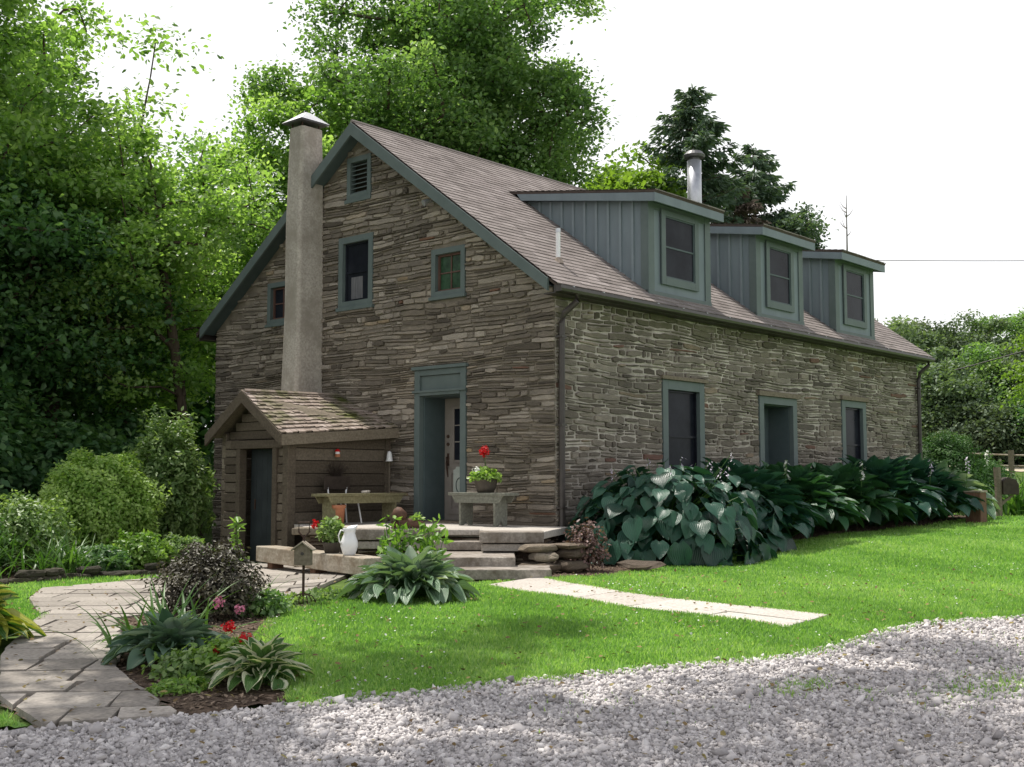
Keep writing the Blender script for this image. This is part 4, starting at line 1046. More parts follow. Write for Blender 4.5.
# ------------------------------------------------------------------ hosta row along the long wall
hg = 'giant blue-green hostas along the long wall'
hosta('giant_hosta', 'largest blue-green hosta mound at the house corner beside the downspout', 1.0, -1.35, 1.75, 1.52, 560, .35, 'hosta', 1, hg, (12, 'lilac'), narrow=1.12)
hosta('giant_hosta', 'lower blue-green hosta merging into the right flank of the largest mound', 2.55, -1.5, 1.15, 1.30, 260, .33, 'hosta', 9, hg, (3, 'whitep'), narrow=1.1)
hosta_rosette('giant_hosta', 'blue-green hosta spreading below the first long-wall window', 3.4, -1.2, 1.5, 1.50, 275, 0.40, 'hosta', 2, hg, narrow=1.35)
hosta_rosette('giant_hosta', 'dark hosta clump between the first window and the side door', 5.3, -1.15, 1.4, 1.40, 246, 0.38, 'hostag', 3, hg, narrow=1.35)
hosta_rosette('giant_hosta', 'glossy hosta clump right in front of the side door', 7.25, -1.1, 1.5, 1.42, 246, 0.40, 'hostag', 4, hg, narrow=1.35)
hosta_rosette('giant_hosta', 'hosta clump between the side door and the far window', 9.3, -1.05, 1.5, 1.52, 246, 0.43, 'hosta', 5, hg, narrow=1.35)
hosta_rosette('giant_hosta', 'hosta clump below the far long-wall window', 11.3, -1.0, 1.5, 1.45, 246, 0.43, 'hosta', 6, hg, narrow=1.35)
hosta_rosette('giant_hosta', 'pale-leaved hosta clump at the far end of the row by the wooden stump', 12.95, -.95, 1.3, 1.25, 246, 0.41, 'hostap', 7, hg, narrow=1.35)
for i, (x, y, zz, m, lab) in enumerate([(4.3, -1.7, .98, 'whitep', 'white flower spike rising between the two nearest hosta clumps'), (6.9, -1.9, .92, 'whitep', 'white flower spike in front of the side door'), (10.2, -1.9, .95, 'lilac', 'pale lilac flower spike in the hosta row right of the side door'),
                                      (12.3, -1.9, 1.0, 'lilac', 'pale lilac flower spike near the far end of the hosta row'), (13.2, -2.0, 1.15, 'whitep', 'tall white flower spike beside the wooden stump')]):
    g = random.Random(i); z = T(x, y); t = thing('hosta_flower', lab, 'flower', (x, y, z), 0, 'flower spikes above the hostas')
    sm = MB(); sm.tube([(.0, .3, .3), (0, .05, zz*.7), (0, 0, zz+.45)], .008, 4); sm.build('flower_stalk', M['blade'], t); fm = MB()
    for q in range(16):
        c = Vector((0, 0, zz+.45-q*.022)); d = Vector((g.uniform(-1, 1), g.uniform(-1, 1), -.5)).normalized()*.085; s2 = d.cross(Vector((0, 0, 1)))*.4
        fm.add([c, c+d*.6+s2, c+d, c+d*.6-s2], [(0, 1, 2, 3)], 0, g.random())
    fm.build('petals', M[m], t)
# other plants near the house
x, y = LS(.72, 15.95)
bush('bronze_shrub', 'small bronze-pink leafy shrub between the rock stack and the blue hosta', (-1.5, -1.75), (.29, .29, .36), 1100, .06, 'pinktwig', 31, stems=14, inner=.2)
hosta_rosette('white_hosta', 'pale-leaved hosta mound at the lawn edge in front of the steps', -5.6, -2.6, .68, .46, 260, .26, 'hostap', 32, None, narrow=.8)
sp = thing('flowering_stems', 'upright yellow-green leafy stems rising above the pale hosta', 'plant', (-5.2, -2.15, T(-5.2, -2.15)))
rng = np.random.default_rng(5); mb = MB(); PP = []
for i in range(11):
    a = rng.uniform(0, 6.28); r0 = rng.uniform(0, .38); h = rng.uniform(.45, .85); b = np.array([math.cos(a)*r0, math.sin(a)*r0, h])
    mb.tube([tuple(b*[.6, .6, 0]), tuple(b)], [.008, .005], 4, cap=False); PP.append(b*[1, 1, 1]-np.outer(rng.random(34), b*[.3, .3, .55])+rng.normal(0, .035, (34, 3)))
mb.build('stem', M['blade'], sp); V, F, tn = leaves(np.vstack(PP), .11, rng.uniform(.1, .7, 34*11), rng, up=.3, asp=.7); npmesh('foliage', V, F, M['shrub'], sp, tone=tn)
bush('smoke_bush', 'dark purple-brown fine-leaved bush between the patio and the lawn', (-7.70, -2.02), (.48, .50, .37), 9500, .045, 'purple', 33, stems=22, inner=.15, lump=.1, asp=.8)
dl = strap_plant('daylily_clump', 'arching green strap-leaved daylily clump beside the flagstones', -9.15, -3.6, 100, .78, .024, 'blade', 34, None, 'plant', (.3, 1.9), .18)
strap_plant('daylily_clump', 'smaller strap-leaved clump right of the purple-brown bush', -7.15, -1.75, 50, .62, .018, 'blade', 35, None, 'plant', (.5, 1.7), .1)
hosta_rosette('silver_hosta', 'silvery blue-green broad-leaved clump on the patio edge below the daylily', -9.35, -3.95, .46, .32, 130, .20, 'heuchera', 36, None, narrow=.95)
hosta_rosette('variegated_hosta', 'white-edged hosta beside the gravel', -9.38, -5.08, .34, .26, 75, .19, 'hostaw', 37, None, narrow=.85)
hosta_rosette('gold_edged_hosta', 'yellow-edged broad hosta at the left edge of the patio', -10.1, -1.95, .55, .50, 85, .36, 'hostay', 38, None, narrow=1.15)
bush('ground_cover_clump', 'low pale green perennial with small leaves in front of the daylily', (-9.55, -4.5), (.26, .26, .10), 900, .05, 'shrub2', 39, cat='plant', stems=4)
bush('ground_cover_clump', 'low yellowish-green creeping plant on the mulch nearest the flagstones', (-9.85, -4.85), (.22, .16, .05), 700, .035, 'shrub', 44, cat='plant', stems=3)
bush('geranium_plant', 'low red-flowered plant next to the white-edged hosta', (-9.35, -4.62), (.24, .24, .14), 900, .055, 'shrub', 40, cat='plant', stems=5)
o = bpy.data.objects.get('geranium_plant')
for i, (dx, dy, dz) in enumerate([(.02, -.02, .36), (.12, -.08, .27), (-.10, -.02, .19)]): bloom((dx, dy, dz), .045, 60, 50+i, o, 'red')
for i, (dx, dy, dz) in enumerate([(.15, .30, .50), (.28, .22, .44)]): bloom((dx, dy, dz), .04, 40, 60+i, o, 'pink', sz=.025)
bush('ground_cover_clump', 'low grey-green rosette plants between the fork and the pale hosta', (-6.1, -1.75), (.45, .3, .06), 1500, .06, 'shrub2', 41, cat='plant', stems=4)
bush('ground_cover_clump', 'low dark leafy plant at the foot of the garden fork', (-7.0, -2.0), (.3, .2, .06), 1500, .05, 'maple', 42, cat='plant', stems=4)
bush('small_shrub', 'knee-high leafy plant between the purple bush and the fork', (-7.3, -2.35), (.22, .22, .14), 700, .06, 'maple', 43, cat='plant', stems=5)
tp = thing('tall_leafy_stem', 'single tall leafy stem in front of the shed door', 'plant', (-4.3, 2.35, T(-4.3, 2.35)))
mb = MB(); mb.tube([(0, 0, 0), (.02, 0, .5), (0, 0, .9)], [.014, .01, .006], 5); mb.build('stem', M['blade'], tp)
q = np.array([[0, 0, .15+.055*i] for i in range(14) for _ in range(5)]); V, F, tn = leaves(q, .15, rng.uniform(.2, .8, len(q)), rng, up=.6, outward=norm(rng.normal(size=(len(q), 3))*[1, 1, .1]), ow=.1, asp=.6); npmesh('foliage', V, F, M['shrub'], tp, tone=tn)

# ------------------------------------------------------------------ shrubs and bed on the left
bush('round_shrub', 'large rounded light green shrub on a short trunk left of the shed', (-3.95, 6.75), (.94, .92, .92), 34000, .062, 'shrub', 70, stems=30, inner=.35, lump=.08, trunk=.05, asp=1.1, tone0=.8)
bush('tall_shrub', 'tall pale green shrub standing against the shed side', (-2.35, 7.25), (.66, .85, 1.26), 17000, .10, 'shrub2', 71, stems=22, inner=.2, lump=.14, asp=.75)
pg = 'leafy perennials behind the low edging'
for i, (x, y, rx, h, m, lab) in enumerate([(-5.8, 5.6, .7, .58, 'shrub2', 'leafy perennial clump at the far left behind the grass strip'), (-5.1, 4.7, .42, .20, 'mapled', 'low dark perennial behind the edging stones'), (-4.3, 4.9, .45, .28, 'shrub', 'low light green perennial in front of the round shrub'),
                                      (-6.9, 5.2, .6, .48, 'blade', 'tufted perennial clump at the left picture edge'), (-3.55, 4.85, .42, .24, 'shrub2', 'pale broad-leaved perennial beside the shed corner'), (-6.3, 7.0, .9, .6, 'maple', 'waist-high dark green perennial left of the round shrub')]):
    bush('perennial_clump', lab, (x, y), (rx, rx, h), 5200, .075, m, 80+i, pg, 'plant', stems=8, inner=.3, lump=.2)
for i, (x, y) in enumerate([(-7.4, 4.1), (-8.5, 5.6), (-5.9, 4.35)]):
    strap_plant('strap_leaf_clump', ['strap-leaved clump at the left behind the grass strip', 'taller strap-leaved clump in the shade at far left', 'strap-leaved clump right behind the middle of the stone edging'][i], x, y, 120, .85, .025, 'blade', 90+i, 'strap-leaved clumps in the shady bed', 'plant', (.2, 1.2), .25)
mb = MB(); g = random.Random(9)
for i in range(34):
    t = i/33; x = -8.2+t*4.3+g.uniform(-.05, .05); y = 3.15+math.sin(t*3)*.62+g.uniform(-.06, .06)
    for k in range(g.choice((1, 1, 2))): rock(mb, (x, y, T(x, y)+.03+.09*k), (g.uniform(.10, .2), g.uniform(.08, .14)), .05, i*3+k)
tag(mb.build('stone_edging', M['stone_dark']), 'low dark dry-laid stone edging along the shady flower bed', 'edging')

# ------------------------------------------------------------------ things on the stoop and beam
def bench(name, label, loc, rz, Ln, Wd, H, mat, apron=True, legmat=None):
    t = thing(name, label, 'bench', loc, rz)
    mb = MB(); mb.box(-Ln/2, Ln/2, -Wd/2, Wd/2, H-.045, H); mb.build('seat', M[mat], t, bevel=.005)
    for s_ in (-1, 1):
        x = s_*(Ln/2-.24); mb = MB(); mb.prism([(x-.02, -Wd/2+.03, 0), (x-.02, -.06, 0), (x-.02, 0, .09), (x-.02, .06, 0), (x-.02, Wd/2-.03, 0), (x-.02, Wd/2-.02, H-.045), (x-.02, -Wd/2+.02, H-.045)], (.04, 0, 0))
        mb.build('leg', M[legmat or mat], t, bevel=.004)
    if apron:
        mb = MB()
        for y in (-Wd/2+.02, Wd/2-.04):
            mb.prism([(-Ln/2+.06, y, H-.046), (Ln/2-.06, y, H-.046), (Ln/2-.14, y, H-.16), (-Ln/2+.14, y, H-.16)], (0, .02, 0))
        mb.build('apron', M[mat], t)
    return t
bench('plank_bench', 'olive-green weathered plank bench along the shed side wall', (-1.25, 3.18, .03), R(3), 1.85, .36, .50, 'greenwood')
bench('plank_bench', 'short grey-green bench right of the gable door holding a flower pot', (-.62, .98, .03), R(90), 1.22, .34, .52, 'greywood')
# flower pot on the bench
fp = thing('flower_pot', 'dark pot with white flowers and one tall red geranium on the grey-green bench', 'pot', (-.62, .92, .55))
mb = MB(); mb.lathe([(0, 0), (.13, 0), (.17, .10), (.185, .20), (.195, .21), (.175, .21), (.16, .18), (0, .18)], 20); mb.build('pot', M['potdark'], fp, smooth=True)
rng = np.random.default_rng(77); d = rand_ball(rng, 260); d[:, 2] = abs(d[:, 2]); V, F, tn = leaves(d*[.26, .26, .17]+[0, 0, .21], .085, rng.uniform(.3, 1, 260), rng, up=.8, asp=1.3); npmesh('foliage', V, F, M['shrub'], fp, tone=tn)
mb = MB(); mb.tube([(0, 0, .2), (.01, .02, .45), (0, .03, .62)], .006, 5); mb.build('flower_stalk', M['blade'], fp)
bloom((0, .03, .66), .085, 130, 78, fp, 'red', sz=.04); bloom((-.12, .10, .34), .07, 40, 79, fp, 'whitep', sz=.045)
# pot with red geranium and pitcher on the beam
bx_, by_ = beam_pt(1.28); gpz = -.27
gp = thing('flower_pot', 'low dark pot of light green geranium with red blooms on the timber beam', 'pot', (bx_, by_, gpz))
mb = MB(); mb.lathe([(0, 0), (.10, 0), (.13, .13), (.135, .15), (.12, .15), (.11, .12), (0, .12)], 18); mb.build('pot', M['potdark'], gp, smooth=True)
d = rand_ball(rng, 520); V, F, tn = leaves(d*[.17, .19, .20]+[0, 0, .30], .075, rng.uniform(.35, 1, 520), rng, up=.6, asp=1.3); npmesh('foliage', V, F, M['shrub2'], gp, tone=tn)
mb = MB()
for a in range(6): mb.tube([(0, 0, .1), (.08*math.cos(a), .08*math.sin(a), .42)], .005, 4)
mb.build('stem', M['blade'], gp)
rx, ry = HY, -HX
bloom((-.24*rx, -.24*ry, .40), .055, 70, 81, gp, 'red', sz=.035); bloom((.22*rx, .22*ry, .24), .075, 100, 82, gp, 'red', sz=.04)
bx_, by_ = beam_pt(.70, -.14)
pt = thing('pitcher', 'white enamel pitcher standing on the timber beam', 'pitcher', (bx_, by_, -.27), bd)
def spout(x, y, z, a):
    k = max(0, z-.28)/.10; f = math.cos(a-math.pi*1.5)
    if f > 0: x, y = x*(1+.0*k), y*(1+.45*k*f*f)
    return x, y, z+k*.05*max(0, f)
mb = MB(); mb.lathe([(0, 0), (.075, 0), (.085, .015), (.10, .06), (.118, .12), (.116, .18), (.095, .24), (.075, .29), (.078, .33), (.092, .365), (.086, .365), (.07, .33), (.066, .29), (.08, .22)], 28, warp=spout); mb.build('body', M['white'], pt, smooth=True)
mb = MB(); mb.tube([(0, .07, .33), (0, .13, .34), (0, .165, .27), (0, .15, .19), (0, .112, .15)], .011, 8); mb.build('handle', M['white'], pt, smooth=True)
# garden fork with a birdhouse on its shaft
fx, fy = LS(-2.17, 12.35)
fz = T(fx, fy); fk = thing('garden_fork', 'rusty upright garden fork stuck in the bed with its tines down', 'garden fork', (fx, fy, fz), -math.pi/2+A0)
mb = MB(); mb.tube([(0, 0, .10), (0, 0, .72)], .014, 8); mb.build('shaft', M['rust'], fk)
mb = MB(); mb.tube([(0, 0, .70), (-.055, 0, .76), (-.055, 0, .86), (.055, 0, .86), (.055, 0, .76), (0, 0, .70)], .010, 6); mb.build('handle', M['rust'], fk)
for i in range(7):
    x = (i-3)*.043; mb = MB(); mb.tube([(0, 0, .13), (x*.7, 0, .115-abs(i-3)*.004), (x, 0, .07-abs(i-3)*.006), (x*1.05, 0, -.06)], .0055, 5); mb.build('tine', M['rust'], fk)
bh = thing('birdhouse', 'small grey wooden birdhouse fixed to the shaft of the garden fork', 'birdhouse', (fx-HX*.09, fy-HY*.09, fz+.42), -math.pi/2+A0)
mb = MB(); mb.prism([(-.085, 0, 0), (.085, 0, 0), (.085, 0, .17), (0, 0, .235), (-.085, 0, .17)], (0, .13, 0)); mb.build('body', M['oldwood'], bh, bevel=.003)
mb = MB()
for s_ in (-1, 1): mb.prism([(0, -.03, .25), (s_*.115, -.03, .165), (s_*.115, -.03, .15), (0, -.03, .235)], (0, .19, 0))
mb.build('roof', M['timber'], bh)
mb = MB(); mb.tube([(0, -.004, .12), (0, .002, .12)], .018, 12); mb.build('entrance_hole', M['gutter'], bh)
# chair behind the bench
chz = .03; fc = thing('garden_chair', 'dark-backed garden chair with pale legs standing behind the olive bench', 'chair', (-1.38, 3.50, chz), R(4))
mb = MB(); mb.box(-.3, .3, .10, .125, .56, .78); mb.build('backrest', M['darkpaint'], fc, bevel=.01)
mb = MB(); mb.box(-.25, .25, -.22, .14, .42, .45); mb.build('seat', M['darkpaint'], fc, bevel=.008)
for a, b in ((-.22, -.2), (.22, -.2), (-.22, .12), (.22, .12)):
    mb = MB(); mb.tube([(a*1.15, b*1.1, 0), (a*.85, b*.9, .42)]+([(a, .112, .6)] if b > 0 else []), .014, 6); mb.build('leg', M['white'], fc)
tc = thing('terracotta_pot', 'tall terracotta pot standing under the olive bench', 'pot', (-1.85, 3.02, .03)); 
mb = MB(); mb.lathe([(0, 0), (.085, 0), (.10, .26), (.115, .27), (.115, .32), (.095, .32), (.09, .28), (0, .28)], 18); mb.build('body', M['terracotta'], tc, smooth=True)
# twig bunch and bits hung on the shed side
tw = thing('twig_bunch', 'dry twig bunch hung upside down on the shed side wall', 'decoration', (-1.32, 3.78, 1.0)); mb = MB(); g = random.Random(5)
for i in range(70):
    a = g.uniform(-.9, .9); l = g.uniform(.18, .34); mb.tube([(0, 0, -.42), (.02*g.uniform(-1, 1), -.03, -.25), (math.sin(a)*l, -.04-g.random()*.06, -.25+math.cos(a)*l)], .0035, 3, cap=False)
mb.build('twig', M['darkpaint'], tw); mb = MB(); mb.tube([(0, -.01, -.30), (0, -.03, -.26)], .035, 8); mb.build('tie', M['rust'], tw)
tg = thing('bird_feeder', 'small red feeder with a white band high on the shed side wall', 'feeder', (-1.28, 3.74, 1.14)); mb = MB(); mb.lathe([(0, 0), (.045, 0), (.045, .05), (0, .05)], 12); mb.build('base', M['terracotta'], tg)
mb = MB(); mb.lathe([(.038, .05), (.038, .09), (0, .09)], 12); mb.build('band', M['white'], tg); mb = MB(); mb.lathe([(.05, .09), (.03, .13), (0, .14)], 12); mb.build('lid', M['red'], tg)
wb = thing('wind_bell', 'little white bell hanging at the right corner of the shed', 'bell', (-.16, 3.66, 1.08)); mb = MB(); mb.lathe([(.065, 0), (.055, .03), (.045, .12), (.03, .17), (0, .18)], 16); mb.build('bell', M['white'], wb, smooth=True); mb = MB(); mb.tube([(0, 0, .17), (0, 0, .5)], .004, 4); mb.build('cord', M['rust'], wb); mb = MB(); mb.tube([(0, 0, -.75), (0, 0, .02)], .008, 5); mb.build('clapper_rod', M['oldwood'], wb)
# boot planter
bt = thing('boot_planter', 'brown boot-shaped planter on the front edge of the stoop', 'planter', (*LS(-1.55, 17.5), .035), -math.pi/2+A0+.2)
mb = MB(); mb.tube([(-.15, 0, .02), (-.15, 0, .09), (-.13, 0, .17), (-.10, 0, .24), (-.08, 0, .28), (-.07, 0, .29)], [.08, .095, .11, .11, .08, .03], 14); mb.tube([(-.20, 0, .06), (-.1, 0, .075), (.05, 0, .075), (.17, 0, .06), (.25, 0, .045), (.28, 0, .04)], [.03, .075, .075, .068, .045, .01], 12); mb.build('boot', M['brownlog'], bt, smooth=True)
mb = MB(); mb.box(-.24, .28, -.075, .075, -.0, .025); mb.build('sole', M['rust'], bt, bevel=.01)
q = rand_ball(rng, 60)*[.10, .10, .07]+[.12, 0, .16]; V, F, tn = leaves(q, .06, rng.uniform(.4, 1, 60), rng); npmesh('foliage', V, F, M['shrub'], bt, tone=tn)
mb = MB(); rock(mb, (0, 0, 0), (.09, .05), .02, 3); o = mb.build('flat_rock', M['slabpale'], None, loc=(-1.15, 3.15, .552)); tag(o, 'small pale stone lying on the olive bench', 'rock')
# plaque leaning on the door
pq = thing('door_plaque', 'pale board with a dark ring leaning against the lower half of the gable door', 'plaque', (.36, 2.42, .42), 0)
mb = MB(); mb.prism([(0, -.17, 0), (0, .17, 0), (0, .17, .50), (0, .12, .52), (0, .10, .56), (0, -.10, .56), (0, -.12, .52), (0, -.17, .50)], (.015, 0, 0)); mb.build('board', M['plaque'], pq)
mb = MB(); mb.tube([(-.008, .10*math.cos(a*math.pi/10), .24+.13*math.sin(a*math.pi/10)) for a in range(21)], .007, 5, cap=False); mb.build('ring', M['trim_dark'], pq)

# ------------------------------------------------------------------ stump, post with box, lily, fence on the right
x, y = 11.75, -2.25; t = thing('wooden_stump', 'short squared wooden stump at the end of the hosta row', 'stump', (x, y, T(x, y)))
mb = MB(); mb.box(-.19, .19, -.17, .17, -.2, .66); mb.build('post', M['post'], t, bevel=.02); mb = MB(); mb.box(-.21, .21, -.19, .19, .66, .70); mb.build('top_slab', M['timber'], t, bevel=.008)
x, y = 15.3, -1.5; t = thing('post_box', 'dark box mounted on a weathered post beyond the hostas', 'post box', (x, y, T(x, y)), -math.pi/2+A0)
mb = MB(); mb.tube([(0, 0, -.3), (.02, 0, .75), (0, 0, 1.22)], [.10, .09, .095], 8); mb.build('post', M['oldwood'], t)
mb = MB(); mb.prism([(.08, -.15, .55), (.47, -.15, .55), (.47, -.15, .80), (.40, -.15, .92), (.20, -.15, .98), (.08, -.15, .88)], (0, .3, 0)); mb.build('box', M['darkpaint'], t, bevel=.01)
mb = MB(); mb.prism([(.0, -.03, .30), (.06, -.03, .26), (.40, -.03, .54), (.32, -.03, .54)], (0, .06, 0)); mb.build('bracket', M['oldwood'], t)
lily = strap_plant('lily_clump', 'upright sword-leaved lily clump beside the post with the dark box', 16.6, -1.45, 60, 1.15, .075, 'blade', 101, None, 'plant', (.1, 1.0), .22)
strap_plant('lily_clump', 'low pale strap-leaved clump at the right picture edge', 15.6, -2.6, 70, .6, .05, 'blade', 102, None, 'plant', (.4, 1.5), .22)
bush('low_perennial', 'white-green leafy perennial between the stump and the post', (16.6, -.5), (.55, .5, .2), 2200, .09, 'shrub2', 103, cat='plant', stems=6)
bush('yew_shrub', 'dense dark green yew shrub behind the far house corner', (17.9, .75), (1.05, 1.0, 1.08), 19000, .10, 'yew', 104, stems=14, inner=.5, asp=.5, lump=.1)
bush('yew_shrub', 'bright-tipped spreading shrub right behind the dark yew', (20.0, .6), (1.1, 1.0, .72), 9000, .11, 'yew', 105, stems=10, inner=.5, asp=.6)
# fence
fa, fb = LS(25.2, 66), LS(40, 61.5)
fn = thing('rail_fence', 'weathered post and rail fence across the far field', 'fence', (fa[0], fa[1], 0))
dx, dy = fb[0]-fa[0], fb[1]-fa[1]; Lf = math.hypot(dx, dy)
n = 6
for i in range(n+1):
    x, y = fa[0]+dx*i/n, fa[1]+dy*i/n; z = T(x, y); mb = MB(); mb.box(x-fa[0]-.12, x-fa[0]+.12, y-fa[1]-.12, y-fa[1]+.12, z-.3, z+1.42); mb.build('post', M['oldwood'], fn)
for hh in (.55, 1.15):
    mb = MB()
    for i in range(n):
        a = (dx*i/n, dy*i/n, T(fa[0]+dx*i/n, fa[1]+dy*i/n)+hh); b = (dx*(i+1)/n, dy*(i+1)/n, T(fa[0]+dx*(i+1)/n, fa[1]+dy*(i+1)/n)+hh); mb.tube([a, b], .055, 5)
    mb.build('rail', M['timber'], fn)
x, y = LS(28.6, 69); t = thing('stake', 'small pale stake standing in the field behind the fence', 'stake', (x, y, T(x, y))); mb = MB(); mb.box(-.06, .06, -.06, .06, -.2, .75); mb.build('post', M['timber'], t)
sheet('riding_track', [LS(20, 71), LS(60, 66), LS(60, 73), LS(20, 79)], .8, .02, M['sand'])
# overhead wires
def wire(name, label, a, b, sag, r):
    mb = MB(); a, b = Vector(a), Vector(b); m = (a+b)/2
    mb.tube([a.lerp(b, i/24)-Vector((0, 0, sag*4*(i/24)*(1-i/24))) for i in range(25)], r, 4); o = mb.build(name, M['gutter']); return tag(o, label, 'cable')
wire('power_line', 'thin high overhead cable crossing the pale sky right of the dormers', (38, 19.5, 12.2), (60, -6, 12.4), .3, .018)
wire('power_line', 'lower thick overhead cable in front of the far trees', (28.4, 4.4, 4.75), (24.0, -.95, 5.15), .02, .022)
wp = []
for i, (x, y, zz) in enumerate([(38, 19.5, 12.5), (60, -6, 12.7)]):
    mb = MB(); mb.tube([(0, 0, -.5), (0, 0, zz-T(x, y)+.3)], [.16, .11], 8); t = thing('utility_pole', ['wooden utility pole hidden among the trees', 'wooden utility pole right of the frame'][i], 'pole', (x, y, T(x, y))); mb.build('pole', M['bark'], t)

# ------------------------------------------------------------------ trees
# big maple behind the house
ex = []
for (px_, z) in ((8.9, 16.3), (9.6, 15.9), (10.2, 15.7)): pass
tree('sugar_maple', 'tall broad maple with a dark trunk rising behind the house roof', (9.9, 12.2), (9.7, 12.2, 11.9), (4.85, 4.7, 4.9), 470, 310, .145, .68, 'maple', 201, .42, gaps=7, shell=.5, tone0=.5, flat=.75, trunk_top=(10.1, 12.2, 16.0),
     extra=[(12.7, 10.5, 15.4), (13.2, 10.2, 15.7), (13.6, 9.8, 15.4), (12.0, 10.8, 15.0), (11.9, 9.9, 9.0), (12.3, 9.7, 8.3), (12.6, 10.1, 10.2), (11.4, 10.2, 8.0)])
tree('sugar_maple', 'second maple crown left of and behind the chimney cap', (5.2, 13.2), (5.4, 13.1, 8.2), (2.5, 2.4, 3.6), 130, 300, .14, .65, 'mapleb', 202, .2, gaps=5, trunk_top=(5.3, 13.1, 10.3))
# near left tree with the dense foreground crown
tree('overhanging_maple', 'near leafy maple filling the upper left corner', (-4.6, 14.6), (-3.5, 14.2, 9.3), (4.3, 3.8, 5.9), 260, 330, .15, .72, 'mapleb', 203, .26, gaps=9, shell=.4, trunk_top=(-3.9, 14.3, 12.4))
tree('slender_maple', 'slender maple with visible dark branches between the left trees and the chimney', (.8, 11.0), (.3, 11.6, 6.1), (2.7, 2.5, 3.4), 100, 270, .13, .68, 'mapleb', 204, .13, gaps=8, shell=.45, tone0=.55, trunk_top=(.1, 11.9, 8.0))
# woodland on the left, rank after rank
lg = 'woodland trees behind the left garden'
WL = [(-4.2, 12.5, 2.6, 3.4, 4.6, 'mapled', 'dark shaded woodland tree behind the round shrub'), (-1.2, 14.0, 2.8, 3.2, 4.8, 'mapled', 'dark woodland tree left of the slender maple'), (2.2, 16.5, 3.0, 3.4, 5.5, 'mapleb', 'woodland tree standing behind the slender maple'),
      (-7.5, 14.5, 3.2, 4.8, 7.0, 'mapled', 'tall dark woodland tree at the far left edge'), (-3.0, 18.5, 3.6, 4.6, 7.6, 'mapleb', 'tall woodland tree behind the dark left ones'), (-5.6, 16.0, 3.0, 4.4, 9.0, 'maple', 'high-crowned woodland tree at upper left'),
      (1.0, 21, 3.8, 4.0, 6.5, 'mapleb', 'woodland tree further back between the gaps'), (6.0, 20, 3.5, 4.0, 6.5, 'mapled', 'woodland tree far behind the left house corner')]
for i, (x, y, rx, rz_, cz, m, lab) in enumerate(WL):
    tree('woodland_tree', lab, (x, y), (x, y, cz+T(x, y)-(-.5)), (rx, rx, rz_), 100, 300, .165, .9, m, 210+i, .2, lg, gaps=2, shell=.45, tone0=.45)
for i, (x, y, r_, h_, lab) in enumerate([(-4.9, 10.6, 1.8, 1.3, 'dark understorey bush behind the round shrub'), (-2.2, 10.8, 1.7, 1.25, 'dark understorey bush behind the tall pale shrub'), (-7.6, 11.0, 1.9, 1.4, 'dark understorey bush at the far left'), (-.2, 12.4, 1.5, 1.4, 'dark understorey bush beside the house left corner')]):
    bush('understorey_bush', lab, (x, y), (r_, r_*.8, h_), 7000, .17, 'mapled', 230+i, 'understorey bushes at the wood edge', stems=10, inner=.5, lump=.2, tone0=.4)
# far leafy mass that closes the wood
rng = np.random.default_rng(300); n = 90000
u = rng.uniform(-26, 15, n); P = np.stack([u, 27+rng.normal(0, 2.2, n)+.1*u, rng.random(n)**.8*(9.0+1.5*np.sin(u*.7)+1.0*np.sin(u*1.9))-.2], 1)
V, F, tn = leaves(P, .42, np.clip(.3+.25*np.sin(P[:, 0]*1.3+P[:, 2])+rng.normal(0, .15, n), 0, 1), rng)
o = npmesh('far_woodland', V, F, M['mapled'], None, tone=tn); tag(o, 'dense dark woodland closing the view behind the left trees', 'woodland', kind='stuff')

